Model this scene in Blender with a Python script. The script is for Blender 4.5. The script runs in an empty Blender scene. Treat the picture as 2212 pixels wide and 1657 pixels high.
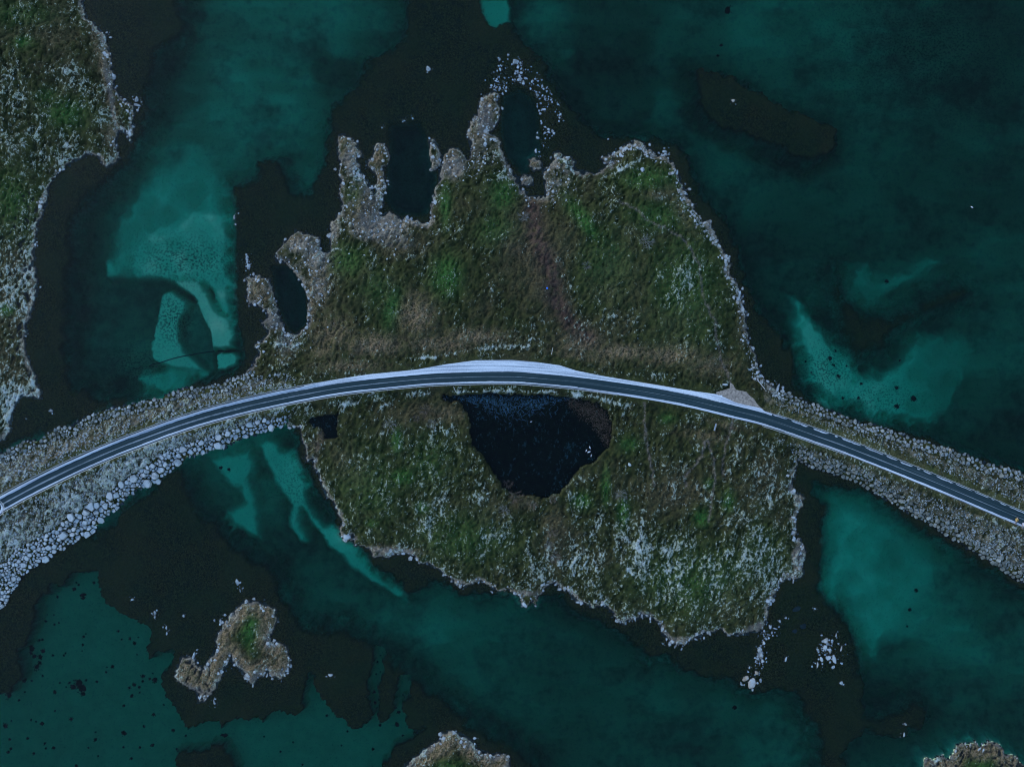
import bpy, bmesh, math, random
import numpy as np
from mathutils import Vector, Matrix

# ------------------------------------------------------------------ camera, sky, sun, exposure
S = 0.104                       # metres per map unit (the map is 2212 x 1657 units, x right, y down)
CU, CV = 1106.0, 828.5
LENS = 35.0
H = 2212 * S * LENS / 36.0      # flying height of the camera above the sea

scene = bpy.context.scene
cam_d = bpy.data.cameras.new("camera")
cam_d.lens = LENS; cam_d.sensor_width = 36.0; cam_d.clip_start = 1.0; cam_d.clip_end = 9000.0
cam = bpy.data.objects.new("camera", cam_d)
cam.location = (0, 0, H)
scene.collection.objects.link(cam)
scene.camera = cam

SUN_EL, SUN_AZ = math.radians(24), math.radians(150)     # azimuth, counter-clockwise from +X
world = bpy.data.worlds.new("World"); scene.world = world; world.use_nodes = True
wn = world.node_tree
sky = wn.nodes.new('ShaderNodeTexSky'); sky.sky_type = 'NISHITA'; sky.sun_disc = False
sky.sun_elevation = SUN_EL; sky.sun_rotation = math.pi/2 - SUN_AZ
sky.air_density = 1.0; sky.dust_density = 0.0; sky.ozone_density = 2.6
wn.links.new(sky.outputs[0], wn.nodes['Background'].inputs[0])
wn.nodes['Background'].inputs[1].default_value = 0.12
sun_d = bpy.data.lights.new("sun", 'SUN'); sun_d.energy = 0.5; sun_d.angle = math.radians(14)
sun_d.color = (1.0, 0.97, 0.93)
sun = bpy.data.objects.new("sun", sun_d); scene.collection.objects.link(sun)
sdir = Vector((math.cos(SUN_AZ)*math.cos(SUN_EL), math.sin(SUN_AZ)*math.cos(SUN_EL), math.sin(SUN_EL)))
sun.rotation_euler = sdir.to_track_quat('Z', 'Y').to_euler()
sun.location = sdir * 300

scene.render.engine = 'CYCLES'
vs = scene.view_settings
vs.view_transform = 'Standard'; vs.look = 'None'; vs.gamma = 1.0; vs.use_curve_mapping = False
vs.exposure = 1.70
scene.cycles.use_denoising = True; scene.cycles.filter_width = 1.1
scene.cycles.max_bounces = 6; scene.cycles.transparent_max_bounces = 12
scene.cycles.diffuse_bounces = 2; scene.cycles.glossy_bounces = 2; scene.cycles.volume_bounces = 0
scene.cycles.caustics_reflective = False; scene.cycles.caustics_refractive = False

rng = np.random.default_rng(7)
random.seed(7)
C = scene.collection

# ------------------------------------------------------------------ small helpers
def W(u, v, z=0.0):
    """map unit -> world point that stands at height z"""
    k = (H - z) / H
    return ((u - CU) * S * k, (CV - v) * S * k, z)

def tile(i, j, pts):
    return [(553.0*i + x/4.0, 414.25*j + y/4.0) for x, y in pts]

def tag(o, label=None, cat=None, group=None, kind=None):
    if label: o['label'] = label
    if cat: o['category'] = cat
    if group: o['group'] = group
    if kind: o['kind'] = kind
    return o

def mesh_obj(name, verts, faces, mat=None, parent=None, smooth=False):
    me = bpy.data.meshes.new(name)
    me.from_pydata([tuple(p) for p in verts], [], [tuple(f) for f in faces])
    me.update()
    if smooth:
        me.polygons.foreach_set('use_smooth', np.ones(len(me.polygons), bool))
    if mat: me.materials.append(mat)
    o = bpy.data.objects.new(name, me); C.objects.link(o)
    if parent: o.parent = parent
    return o

def quick_mesh(name, co, tris, mat=None, smooth=False, nper=3):
    """fast mesh from numpy arrays; tris: (n, nper)"""
    me = bpy.data.meshes.new(name)
    n = len(tris)
    me.vertices.add(len(co)); me.vertices.foreach_set('co', np.asarray(co, np.float32).ravel())
    me.loops.add(n*nper); me.loops.foreach_set('vertex_index', np.asarray(tris, np.int32).ravel())
    me.polygons.add(n)
    me.polygons.foreach_set('loop_start', np.arange(0, n*nper, nper, dtype=np.int32))
    try: me.polygons.foreach_set('loop_total', np.full(n, nper, np.int32))
    except Exception: pass
    me.polygons.foreach_set('use_smooth', np.full(n, smooth, bool))
    me.update(calc_edges=True)
    if mat: me.materials.append(mat)
    return me

def link(name, me, parent=None):
    o = bpy.data.objects.new(name, me); C.objects.link(o)
    if parent: o.parent = parent
    return o

def empty(name, loc=(0,0,0), rz=0.0):
    o = bpy.data.objects.new(name, None); o.location = loc; o.rotation_euler = (0,0,rz)
    o.empty_display_size = 0.5
    C.objects.link(o); return o

_tab = np.random.default_rng(99).random((256, 256)).astype(np.float32)
def vnoise(x, y, seed=0):
    xi = np.floor(x).astype(np.int64); yi = np.floor(y).astype(np.int64)
    fx = (x - xi).astype(np.float32); fy = (y - yi).astype(np.float32)
    fx = fx*fx*fx*(fx*(fx*6-15)+10); fy = fy*fy*fy*(fy*(fy*6-15)+10)
    ox, oy = (seed*37) % 256, (seed*91+13) % 256
    a = _tab[(xi+ox) & 255, (yi+oy) & 255]; b = _tab[(xi+1+ox) & 255, (yi+oy) & 255]
    c = _tab[(xi+ox) & 255, (yi+1+oy) & 255]; d = _tab[(xi+1+ox) & 255, (yi+1+oy) & 255]
    return (a*(1-fx)+b*fx)*(1-fy) + (c*(1-fx)+d*fx)*fy

def fbm(x, y, octs=4, seed=0, gain=0.5):
    t = 0; a = 1.0; s = 0
    for k in range(octs):
        ang = 0.6*k + 0.3
        xr = x*math.cos(ang) - y*math.sin(ang); yr = x*math.sin(ang) + y*math.cos(ang)
        t = t + a*vnoise(xr*2**k, yr*2**k, seed+k*5); s += a; a *= gain
    return t/s

def sstep(a, b, x):
    t = np.clip((x-a)/(b-a), 0, 1); return t*t*(3-2*t)

def sdf_poly(poly, U, V):
    """signed distance to a closed polygon, positive inside"""
    P = np.asarray(poly, np.float32)
    d2 = np.full(U.shape, 1e12, np.float32); ins = np.zeros(U.shape, bool)
    n = len(P)
    for i in range(n):
        x0, y0 = P[i]; x1, y1 = P[(i+1) % n]
        ex, ey = x1-x0, y1-y0
        L = ex*ex + ey*ey
        if L < 1e-6: continue
        wx = U - x0; wy = V - y0
        t = np.clip((wx*ex + wy*ey)/L, 0, 1)
        dx = wx - t*ex; dy = wy - t*ey
        np.minimum(d2, dx*dx+dy*dy, out=d2)
        c = (y0 <= V) != (y1 <= V)
        if c.any():
            with np.errstate(divide='ignore', invalid='ignore'):
                xs = x0 + (V-y0)/(ey if ey != 0 else 1e-9)*ex
            ins ^= c & (U < xs)
    d = np.sqrt(d2)
    return np.where(ins, d, -d)

def dist_line(line, U, V):
    P = np.asarray(line, np.float32)
    d2 = np.full(U.shape, 1e12, np.float32)
    for i in range(len(P)-1):
        x0, y0 = P[i]; x1, y1 = P[i+1]
        ex, ey = x1-x0, y1-y0; L = ex*ex+ey*ey
        wx = U-x0; wy = V-y0
        t = np.clip((wx*ex+wy*ey)/L, 0, 1)
        dx = wx-t*ex; dy = wy-t*ey
        np.minimum(d2, dx*dx+dy*dy, out=d2)
    return np.sqrt(d2)

# ------------------------------------------------------------------ the map: outlines read off the photograph
HEADLAND = [(178,-1200),(178,0),(181,30),(195,45),(208,58),(222,72),(227,90),(231,110),(236,125),(240,150),(241,165),(243,185),(252,200),
 (260,215),(268,222),(280,226),(288,229),(287,243),(286,256),(285,275),(287,290),(282,303),(278,290),(268,280),(256,278),
 (250,285),(247,300),(246,310),(252,325),(254,340),(252,350),(240,354),(230,358),(222,352),(218,342),(205,336),(197,332),
 (190,335),(175,340),(160,346),(145,354),(135,367),(122,378),(110,393),(102,408),(99,419),(96,434),(94,449),(88,469),
 (81,489),(75,509),(71,527),(69,544),(73,561),(64,576),(48,586),(47,589),(66,581),(77,582),(75,587),(78,599),(79,614),(75,634),(70,654),
 (65,674),(59,692),(54,712),(51,732),(51,747),(56,769),(62,789),(70,804),(79,814),(82,828),(87,861),(80,858),(68,854),
 (53,852),(42,853),(38,866),(30,878),(26,889),(22,903),(19,923),(15,938),(7,946),(0,952),(-60,952),(-500,1040),
 (-560,1300),(-640,1500),(-700,2600),(-3500,2600),(-3500,-1200)]

NORTH = [(520,830),(540,800),(556,778),(562,762),(553,748),(570,738),(579,728),(586,718),(575,709),(568,697),(582,690),(580,669),(568,658),(553,655),
 (537,656),(532,639),(537,614),(535,602),(548,606),(560,600),(578,606),(583,621),(588,639),(593,659),(594,679),(603,687),
 (608,701),(615,716),(625,725),(640,728),(648,721),(658,711),(668,701),(668,686),(668,664),(668,646),(665,629),(658,611),(645,596),
 (638,584),(625,569),(610,561),(603,554),(600,546),(607,536),(618,524),(630,511),(638,499),(645,501),(660,506),(673,509),
 (688,514),(693,526),(690,540),(703,549),(713,544),(713,524),(715,501),(715,486),(725,474),(738,461),(740,449),(738,429),
 (735,414),(737,390),(733,370),(738,350),(732,322),(733,300),(740,292),(750,297),(760,305),(765,312),(763,322),(773,327),
 (778,335),(768,342),(770,355),(775,372),(788,392),(800,410),(806,424),(815,424),(813,400),(818,385),(815,370),(800,362),(796,352),
 (803,347),(808,335),(812,318),(825,314),(833,320),(838,335),(836,350),(826,360),(824,375),(825,390),(830,402),(832,415),
 (830,426),(825,446),(818,456),(820,468),(828,471),(835,461),(845,459),(858,466),(868,476),(875,471),(890,476),(908,481),
 (923,484),(935,476),(930,464),(928,454),(933,441),(935,429),(938,416),(943,400),(948,390),(953,370),(960,362),(958,347),
 (963,335),(975,327),(985,325),(995,332),(1005,342),(1015,345),(1020,332),(1023,320),(1015,300),(1015,275),(1023,257),
 (1035,240),(1040,222),(1050,210),(1063,202),(1075,205),(1070,220),(1075,235),(1080,250),(1070,265),(1065,277),(1055,285),
 (1063,295),(1078,305),(1080,325),(1090,347),(1100,365),(1105,375),(1112,385),(1116,400),(1124,412),(1138,420),(1150,426),
 (1165,428),(1180,425),(1185,414),(1180,400),(1177,385),(1174,374),(1185,368),(1196,350),(1201,335),(1206,332),(1213,342),(1228,344),
 (1236,350),(1241,370),(1256,374),(1281,377),(1296,371),(1316,360),(1324,351),(1306,349),(1301,343),(1331,332),(1343,325),
 (1351,312),(1378,305),(1391,317),(1403,327),(1421,340),(1438,342),(1456,357),(1463,375),(1468,390),(1476,402),(1476,414),
 (1486,429),(1498,444),(1506,461),(1516,479),(1531,484),(1541,506),(1551,524),(1563,541),(1573,559),(1576,576),(1568,586),
 (1581,599),(1591,614),(1602,629),(1598,646),(1606,664),(1608,684),(1611,709),(1616,729),(1623,749),(1631,769),(1638,789),
 (1643,809),(1656,826),(1674,843),(1700,900),(1600,930),(1106,860),(700,870)]

SOUTH = [(620,905),(623,920),(633,920),(648,923),(648,936),(655,953),(662,973),(663,993),(678,991),(680,1005),(688,1023),
 (695,1041),(703,1058),(715,1078),(725,1095),(733,1113),(740,1130),(733,1143),(737,1160),(748,1165),(757,1165),(759,1151),
 (765,1151),(768,1173),(778,1178),(793,1183),(803,1190),(808,1205),(823,1200),(838,1205),(845,1193),(863,1195),(885,1195),
 (900,1200),(905,1210),(925,1218),(945,1230),(963,1241),(973,1248),(983,1258),(998,1263),(1020,1260),(1035,1255),
 (1045,1258),(1060,1268),(1078,1275),(1103,1278),(1113,1285),(1128,1290),(1126,1303),(1138,1315),(1151,1298),(1158,1308),
 (1161,1283),(1176,1273),(1188,1260),(1203,1260),(1216,1270),(1233,1280),(1248,1295),(1263,1303),(1281,1309),(1301,1305),
 (1313,1310),(1328,1325),(1336,1338),(1348,1345),(1353,1335),(1368,1340),(1378,1335),(1381,1325),(1398,1328),(1416,1338),
 (1428,1348),(1433,1363),(1443,1378),(1456,1390),(1476,1393),(1493,1380),(1516,1368),(1541,1365),(1551,1355),(1568,1368),
 (1601,1368),(1631,1363),(1653,1350),(1659,1330),(1660,1308),(1664,1291),(1674,1276),(1684,1258),(1693,1252),(1705,1245),
 (1722,1250),(1731,1240),(1734,1208),(1739,1191),(1731,1168),(1716,1161),(1719,1138),(1719,1121),(1726,1103),(1734,1088),
 (1734,1073),(1721,1068),(1710,1053),(1711,1036),(1716,1016),(1724,1001),(1716,978),(1740,940),(1664,880),(1106,800),(640,850)]

CAUSE_L_S = [(620,905),(618,916),(598,923),(568,931),(553,938),(525,943),(495,961),(470,964),(445,976),(405,986),(385,998),(362,1018),(345,1036),
 (315,1048),(295,1058),(270,1073),(265,1083),(250,1096),(225,1113),(215,1130),(195,1148),(175,1158),(157,1171),(130,1186),
 (110,1196),(85,1213),(65,1226),(45,1243),(46,1251),(32,1268),(20,1288),(10,1308),(0,1313),(-60,1345),(-700,1690)]
CAUSE_L_N = [(-760,1240),(-60,1010),(0,981),(15,978),(30,968),(42,964),(60,953),(75,953),(92,948),(107,936),(125,926),(160,921),(170,911),(185,901),
 (217,891),(237,884),(265,878),(295,873),(317,866),(350,858),(372,848),(392,843),(410,838),(435,842),(462,833),(487,828),
 (495,821),(515,816),(532,809),(550,804),(620,790)]
CAUSE_L = CAUSE_L_N + [(700,860)] + CAUSE_L_S
CAUSE_R_N = [(1630,800),(1674,843),(1696,851),(1726,861),(1744,873),(1769,878),(1789,888),(1814,896),(1834,906),(1859,916),(1889,921),(1909,928),
 (1934,936),(1959,946),(1984,951),(2011,961),(2034,968),(2059,976),(2089,986),(2124,1001),(2149,1008),(2179,1016),(2212,1023),(2290,1050),(2900,1290)]
CAUSE_R_S = [(1700,975),(1721,988),(1744,1001),(1759,1011),(1784,1016),(1811,1023),(1834,1031),(1851,1041),(1879,1053),(1909,1073),(1921,1081),
 (1946,1093),(1959,1103),(1979,1118),(2001,1126),(2029,1143),(2059,1163),(2089,1181),(2121,1198),(2146,1213),(2171,1231),
 (2189,1243),(2212,1257),(2290,1300),(2900,1640)]
CAUSE_R = CAUSE_R_N + CAUSE_R_S[::-1] + [(1600,900)]
EASTLAND = [(2780,1100),(2900,700),(3200,-1200),(6500,-1200),(6500,2900),(3000,2900),(2820,1800)]

ISLET_SW = [(532,1295),(542,1297),(563,1303),(580,1308),(595,1318),(592,1330),(593,1348),(584,1363),(583,1383),(598,1388),(613,1395),
 (622,1413),(627,1425),(623,1443),(615,1455),(605,1465),(590,1460),(578,1448),(568,1450),(553,1465),(545,1475),(532,1460),
 (520,1443),(507,1428),(497,1412),(490,1423),(485,1440),(475,1460),(465,1478),(457,1495),(445,1508),(432,1513),(425,1493),
 (410,1483),(390,1475),(377,1460),(387,1440),(397,1423),(410,1423),(425,1435),(440,1443),(450,1430),(460,1420),(470,1403),
 (465,1383),(472,1370),(477,1355),(490,1340),(505,1325),(520,1308)]
ISLET_S = [(873,1653),(888,1643),(908,1628),(928,1610),(950,1603),(955,1588),(968,1578),(985,1580),(998,1590),(1015,1600),(1028,1613),
 (1043,1623),(1065,1630),(1090,1628),(1098,1640),(1098,1653),(1110,1690),(1080,1760),(940,1790),(850,1720)]
ISLET_SE = [(1994,1653),(1999,1633),(2019,1638),(2034,1630),(2049,1640),(2059,1618),(2079,1605),(2106,1600),(2119,1613),(2134,1600),
 (2159,1608),(2169,1618),(2174,1630),(2186,1628),(2209,1648),(2260,1680),(2290,1760),(2200,1850),(2030,1820),(1970,1720)]
SKERRY_A = [(925,305),(934,302),(941,312),(948,330),(953,336),(950,352),(942,364),(935,366),(930,350),(925,330)]     # gravel bar in the northern bay
SKERRY_B = [(1128,386),(1136,380),(1146,386),(1150,396),(1140,401),(1130,396)]                                    # tan rock in the bay
SKERRY_C = [(1143,345),(1150,342),(1158,350),(1166,352),(1164,362),(1152,366),(1145,358)]
POND = [(954,856),(965,868),(975,873),(983,868),(990,866),(997,876),(1008,891),(1015,913),(1013,928),(1015,946),(1020,963),(1038,981),(1050,998),
 (1063,1018),(1075,1036),(1082,1050),(1100,1062),(1120,1072),(1136,1070),(1156,1073),(1178,1078),(1191,1068),(1208,1068),(1216,1056),(1228,1048),
 (1233,1036),(1246,1021),(1258,1006),(1276,1003),(1293,988),(1313,968),(1319,955),(1321,943),(1323,916),(1311,886),(1291,871),
 (1261,863),(1226,856),(1193,852),(1156,850),(1131,851),(1106,850),(1053,849),(1010,852),(983,854),(958,851)]
POOL = [(673,901),(693,897),(728,894),(734,888),(732,911),(729,926),(733,946),(713,949),(700,948),(698,931),(688,922),(677,927),
 (673,916),(667,911)]

ROAD = [(-760,1480),(-90,1143),(0,1091.8),(62,1058),(125,1026.5),(184,999),(250,970.8),(300,951.5),(375,923.9),(437,904),(500,886.8),(553,873.5),(653,853),(753,836),(905,820),(993,815.5),
 (1071.5,814),(1135,815.5),(1266,828),(1381,844.5),(1481,862.5),(1588,888),(1664,908),(1792,952),(1859,977),(1959,1017),
 (2059,1058),(2159,1100.5),(2212,1122.5),(2300,1160),(2900,1410)]

# seabed ------------------------------------------------------------
KELP = {
 'k1': [(385,-60),(398,30),(395,80),(370,95),(345,110),(330,140),(325,180),(322,230),(315,280),(300,320),(270,365),(230,400),(200,430),
   (170,465),(160,500),(155,560),(150,640),(145,740),(150,800),(165,830),(210,848),(300,850),(330,860),(250,890),(0,985),(-60,985),(-60,-60)],
 'k2': [(862,-60),(870,20),(868,60),(860,80),(830,105),(790,120),(765,150),(755,185),(735,200),(715,220),(700,270),(690,320),(685,360),
   (665,400),(650,412),(635,405),(622,370),(608,343),(580,335),(555,345),(545,375),(515,385),(488,395),(486,420),(490,450),(493,510),
   (491,560),(493,620),(500,690),(508,750),(511,780),(495,800),(465,806),(430,812),(400,826),(372,846),(480,850),(560,860),(1106,950),(2260,1140),
   (2260,1020),(2212,1005),(2130,985),(2080,965),(2010,935),(1960,915),(1900,905),(1850,893),(1790,874),(1760,852),(1735,820),(1727,780),
   (1722,745),(1700,730),(1680,700),(1650,660),(1625,610),(1612,570),(1606,530),(1590,490),(1560,450),(1525,415),(1505,370),(1490,330),
   (1470,305),(1430,290),(1380,283),(1320,280),(1280,262),(1250,235),(1225,200),(1200,160),(1180,120),(1150,90),(1120,60),(1106,30),(1104,-60)],
 'k3': [(1497,140),(1520,135),(1560,150),(1600,165),(1650,190),(1700,220),(1760,248),(1800,262),(1815,280),(1812,310),(1790,340),
   (1750,352),(1720,340),(1680,320),(1630,305),(1570,285),(1530,260),(1505,220),(1497,180)],
 'k4': [(1800,570),(1822,560),(1832,620),(1850,640),(1880,668),(1930,672),(1990,645),(2040,615),(2090,605),(2130,620),(2100,655),(2020,690),(1960,720),
   (1925,760),(1890,778),(1855,800),(1830,760),(1805,720),(1795,690),(1790,640)],
 'k5': [(-60,990),(200,1150),(300,1060),(400,985),(400,1028),(412,1065),(437,1103),(475,1135),(512,1178),(553,1203),(590,1225),(608,1258),
   (628,1298),(653,1338),(678,1350),(748,1350),(778,1370),(803,1388),(835,1398),(860,1435),(898,1463),(928,1488),(978,1525),(1015,1555),
   (1053,1578),(1090,1593),(1131,1625),(1161,1657),(1200,1760),(-60,1760)],
 'k6': [(628,920),(628,968),(638,1003),(662,1040),(672,1078),(695,1098),(717,1140),(745,1172),(775,1195),(797,1228),(820,1243),(840,1263),(875,1291),
   (890,1288),(915,1275),(953,1270),(990,1295),(1040,1298),(1106,1294),(1143,1320),(1163,1303),(1206,1305),(1231,1325),(1246,1340),
   (1281,1353),(1318,1375),(1356,1398),(1388,1413),(1396,1443),(1406,1460),(1411,1438),(1441,1435),(1468,1455),(1506,1468),(1543,1485),
   (1576,1483),(1603,1503),(1631,1518),(1659,1510),(1696,1503),(1724,1515),(1734,1555),(1741,1575),(1761,1585),(1766,1618),(1774,1760),
   (1834,1760),(1838,1640),(1850,1618),(1871,1605),(1879,1590),(1891,1600),(1909,1610),(1959,1603),(1996,1588),(2026,1560),(2021,1543),
   (2001,1518),(1971,1515),(1924,1538),(1889,1545),(1876,1543),(1879,1508),(1876,1463),(1871,1413),(1859,1373),(1839,1338),(1821,1305),
   (1799,1295),(1786,1275),(1789,1243),(1791,1203),(1794,1153),(1799,1115),(1794,1088),(1771,1063),(1764,1028),(1790,1035),(1830,1060),
   (1890,1085),(1950,1130),(2010,1165),(2080,1205),(2150,1250),(2260,1320),(2260,1100),(1664,900),(700,860)],
}
SAND = {   # name: (depth, edge softness, outline)
 'upper':  (2.3, 13, [(222,560),(232,509),(250,464),(282,429),(300,410),(335,360),(400,310),(440,330),(478,400),(490,450),(490,600),(300,610),(250,600)]),
 'mid':    (1.15, 11, [(288,540),(292,510),(310,502),(345,500),(375,478),(400,460),(450,452),(490,468),(493,520),(491,560),(493,620),(500,690),
            (480,680),(450,620),(400,600),(330,604),(290,600),(285,575)]),
 'toe':    (1.8, 8, [(213,577),(218,566),(225,556),(240,560),(248,580),(245,595),(230,603),(218,597)]),
 'arch':   (0.6, 5, [(372,606),(400,602),(425,609),(445,629),(457,654),(467,672),(495,684),(500,727),(504,754),(452,757),(447,722),(430,684),(422,659),
            (410,637),(390,624)]),
 'inner':  (1.15, 7, [(335,627),(355,622),(380,632),(405,654),(385,697),(387,734),(412,769),(440,802),(400,806),(350,792),(320,777),(317,752),(327,702),(333,664)]),
 'heel':   (1.1, 3, [(460,762),(502,757),(512,772),(507,784),(482,799),(462,804)]),
 'base':   (2.6, 8, [(300,790),(350,792),(400,804),(440,806),(400,826),(345,850),(290,845),(275,820)]),
 'patch':  (2.0, 5, [(1038,-10),(1045,30),(1055,50),(1070,58),(1083,50),(1100,40),(1103,20),(1095,-10)]),
 'channel_w': (2.1, 9, [(450,996),(475,988),(512,983),(532,976),(540,991),(542,1023),(530,1043),(545,1078),(552,1128),(556,1171),(525,1151),
            (495,1136),(480,1111),(525,1091),(512,1058),(492,1048),(467,1023)]),
 'channel': (1.5, 9, [(553,963),(578,953),(593,958),(603,976),(628,978),(638,1008),(660,1041),(660,1078),(673,1116),(693,1136),(728,1151),(741,1173),
            (768,1188),(793,1228),(803,1243),(818,1248),(835,1265),(860,1283),(875,1305),(853,1293),(823,1273),(793,1258),(773,1243),
            (748,1228),(735,1206),(708,1186),(693,1163),(673,1138),(658,1111),(648,1101),(643,1123),(643,1138),(658,1158),(661,1176),
            (645,1176),(620,1141),(625,1093),(610,1068),(590,1048),(583,1023),(568,993)]),
 'east':   (1.2, 9, [(1709,634),(1734,644),(1759,674),(1784,706),(1799,736),(1834,776),(1859,812),(1904,804),(1939,781),(1971,754),(2001,729),
            (2029,724),(2090,731),(2120,760),(2105,800),(2090,840),(2075,880),(2040,915),(2000,922),(1959,913),(1896,901),(1871,888),
            (1821,876),(1779,861),(1766,841),(1744,814),(1731,764),(1724,726),(1709,664)]),
 'vee':    (3.4, 14, [(1854,564),(1891,554),(1899,589),(1924,599),(1971,584),(2021,554),(2059,549),(2064,564),(2021,584),(1984,609),(1934,634),(1884,654),(1856,639),(1849,601)]),
 'south_east': (2.3, 14, [(1806,1078),(1814,1091),(1799,1128),(1794,1166),(1791,1243),(1784,1268),(1799,1293),(1816,1303),(1814,1273),(1819,1258),
            (1834,1258),(1834,1293),(1849,1318),(1866,1363),(1879,1406),(1884,1438),(1899,1438),(1924,1393),(1971,1373),(1996,1306),(2034,1243),
            (2009,1203),(1946,1141),(1884,1103)]),
 'south_west': (4.5, 3, [(152,1243),(140,1265),(127,1273),(120,1258),(110,1258),(107,1280),(85,1293),(77,1308),(75,1338),(67,1360),(52,1393),(37,1408),
            (42,1423),(42,1468),(22,1480),(17,1498),(0,1503),(-60,1510),(-60,1760),(828,1760),(828,1653),(855,1613),(898,1593),(915,1578),(923,1565),(898,1585),(875,1568),
            (865,1525),(878,1510),(883,1463),(865,1463),(853,1513),(850,1535),(835,1563),(818,1568),(813,1535),(820,1513),(813,1480),
            (825,1455),(828,1405),(808,1403),(805,1443),(793,1483),(795,1513),(803,1543),(793,1563),(780,1580),(753,1575),(738,1553),
            (725,1553),(693,1515),(680,1488),(673,1460),(665,1458),(655,1505),(658,1533),(630,1550),(603,1539),(573,1553),(568,1570),
            (553,1553),(535,1563),(512,1555),(487,1565),(475,1580),(470,1565),(447,1560),(410,1573),(397,1580),(385,1558),(375,1528),
            (355,1513),(342,1483),(342,1458),(370,1435),(372,1408),(335,1410),(330,1428),(315,1428),(310,1405),(317,1393),(317,1363),
            (287,1338),(250,1323),(225,1300),(210,1275),(205,1240)]),
}
HOLES = {  # deep or dark basins: (depth, softness, outline)
 'hole':   (5.6, 11, [(217,612),(250,602),(275,607),(325,607),(350,607),(370,619),(338,630),(332,664),(322,702),(318,725),(300,729),(250,724),(220,702),(215,664)]),
 'slot':   (4.2, 8, [(405,659),(420,664),(432,694),(447,727),(450,757),(460,802),(445,802),(425,782),(395,757),(385,727),(385,697),(400,677)]),
 'lagoon': (5.5, 9, [(590,578),(625,580),(655,628),(658,690),(638,714),(616,695),(600,640)]),
 'bay':    (5.5, 16, [(850,275),(900,272),(930,330),(938,400),(922,455),(862,455),(838,425),(848,350)]),
 'bay3':   (4.5, 16, [(1095,210),(1120,200),(1150,230),(1160,330),(1130,370),(1100,330),(1090,270)]),
}
DEPTH = [  # (u, v, depth) open-water soundings that are blended
 (450,60,4.0),(520,20,3.6),(620,40,3.4),(700,20,3.0),(720,90,3.6),(560,120,3.6),(500,170,3.0),(470,240,3.0),(600,230,3.0),(650,170,3.5),(680,260,3.6),(560,290,3.0),
 (420,260,3.8),(360,200,5.0),(380,330,3.2),(330,400,3.4),(640,330,3.7),(650,390,2.9),(705,130,6),(250,420,4.6),(190,520,5.4),(180,640,4.8),(190,760,4.4),(260,760,4.6),(220,830,5.2),
 (820,40,4.0),(800,90,4.4),
 (1180,55,3.6),(1160,60,3.4),(1200,80,4.6),(1300,40,6),(1350,120,7),(1280,150,7),(1400,220,6.2),(1250,190,6),(1440,230,4.2),(1470,110,5),(1540,60,4.6),(1640,30,3.6),(1700,90,4.2),
 (1760,40,3.9),(1850,60,4.0),(1900,150,4.4),(1980,240,4.8),(1880,260,4.7),(2000,60,5.2),(2100,40,5.4),(2190,80,6),(2120,180,5.8),(2140,280,5.0),(2050,330,5.6),(1950,400,5.4),(2060,480,5.6),(2190,420,5.8),
 (1560,370,4.4),(1620,400,4.8),(1700,430,5.3),(1680,520,6),(1700,600,5.6),(1760,620,5.2),(1780,480,5.8),(1850,500,5.5),(1820,420,5.4),(2150,560,4.6),(2190,660,4.4),(2170,740,4.0),(2110,780,4.4),(2120,870,5.2),(2190,950,6),(2060,920,5.0),
 (1640,130,4.2),(1760,190,4.6),(1640,250,4.3),(1870,330,4.9),(1760,380,4.8),
 (440,1050,4.5),(470,1090,4.5),(560,1200,5.2),(620,1220,5.4),(640,1270,4.2),(680,1310,4.2),(740,1320,4.4),(790,1270,4.6),(700,1230,5.0),(660,1190,5.6),(600,1100,5.0),(580,1090,4.4),
 (820,1360,3.7),(900,1320,3.7),(870,1360,3.9),(930,1370,3.3),(980,1340,3.7),(1000,1400,4.0),(1060,1450,4.4),(960,1440,4.6),(1100,1380,4.4),(1100,1520,4.9),(1200,1400,5.0),(1200,1500,5.0),(1300,1450,5.2),(1250,1600,5.6),
 (1400,1500,4.6),(1380,1580,5.0),(1500,1540,4.8),(1600,1560,4.4),(1650,1620,3.9),(1680,1580,4.0),(1720,1640,3.6),(1560,1640,5.2),(1300,1350,5.2),
 (1850,1120,3.0),(1950,1200,2.5),(1900,1200,2.3),(1900,1300,2.3),(1960,1330,2.4),(2000,1260,2.7),(2060,1260,3.6),(2080,1350,3.3),(2150,1320,4.3),(2120,1450,3.6),(2190,1480,4.0),(1950,1450,4.6),(1920,1500,5.0),(2040,1500,4.2),(2100,1530,4.4),(2190,1570,5.2),(2050,1580,5.4),(1900,1640,4.8),(1870,1640,4.2),
 (2000,640,4.8),(2100,690,4.8),(1700,820,5.0)]
KELP_BITS = [  # dark weed blotches seen on pale sand (u, v, radius)
]

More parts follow.
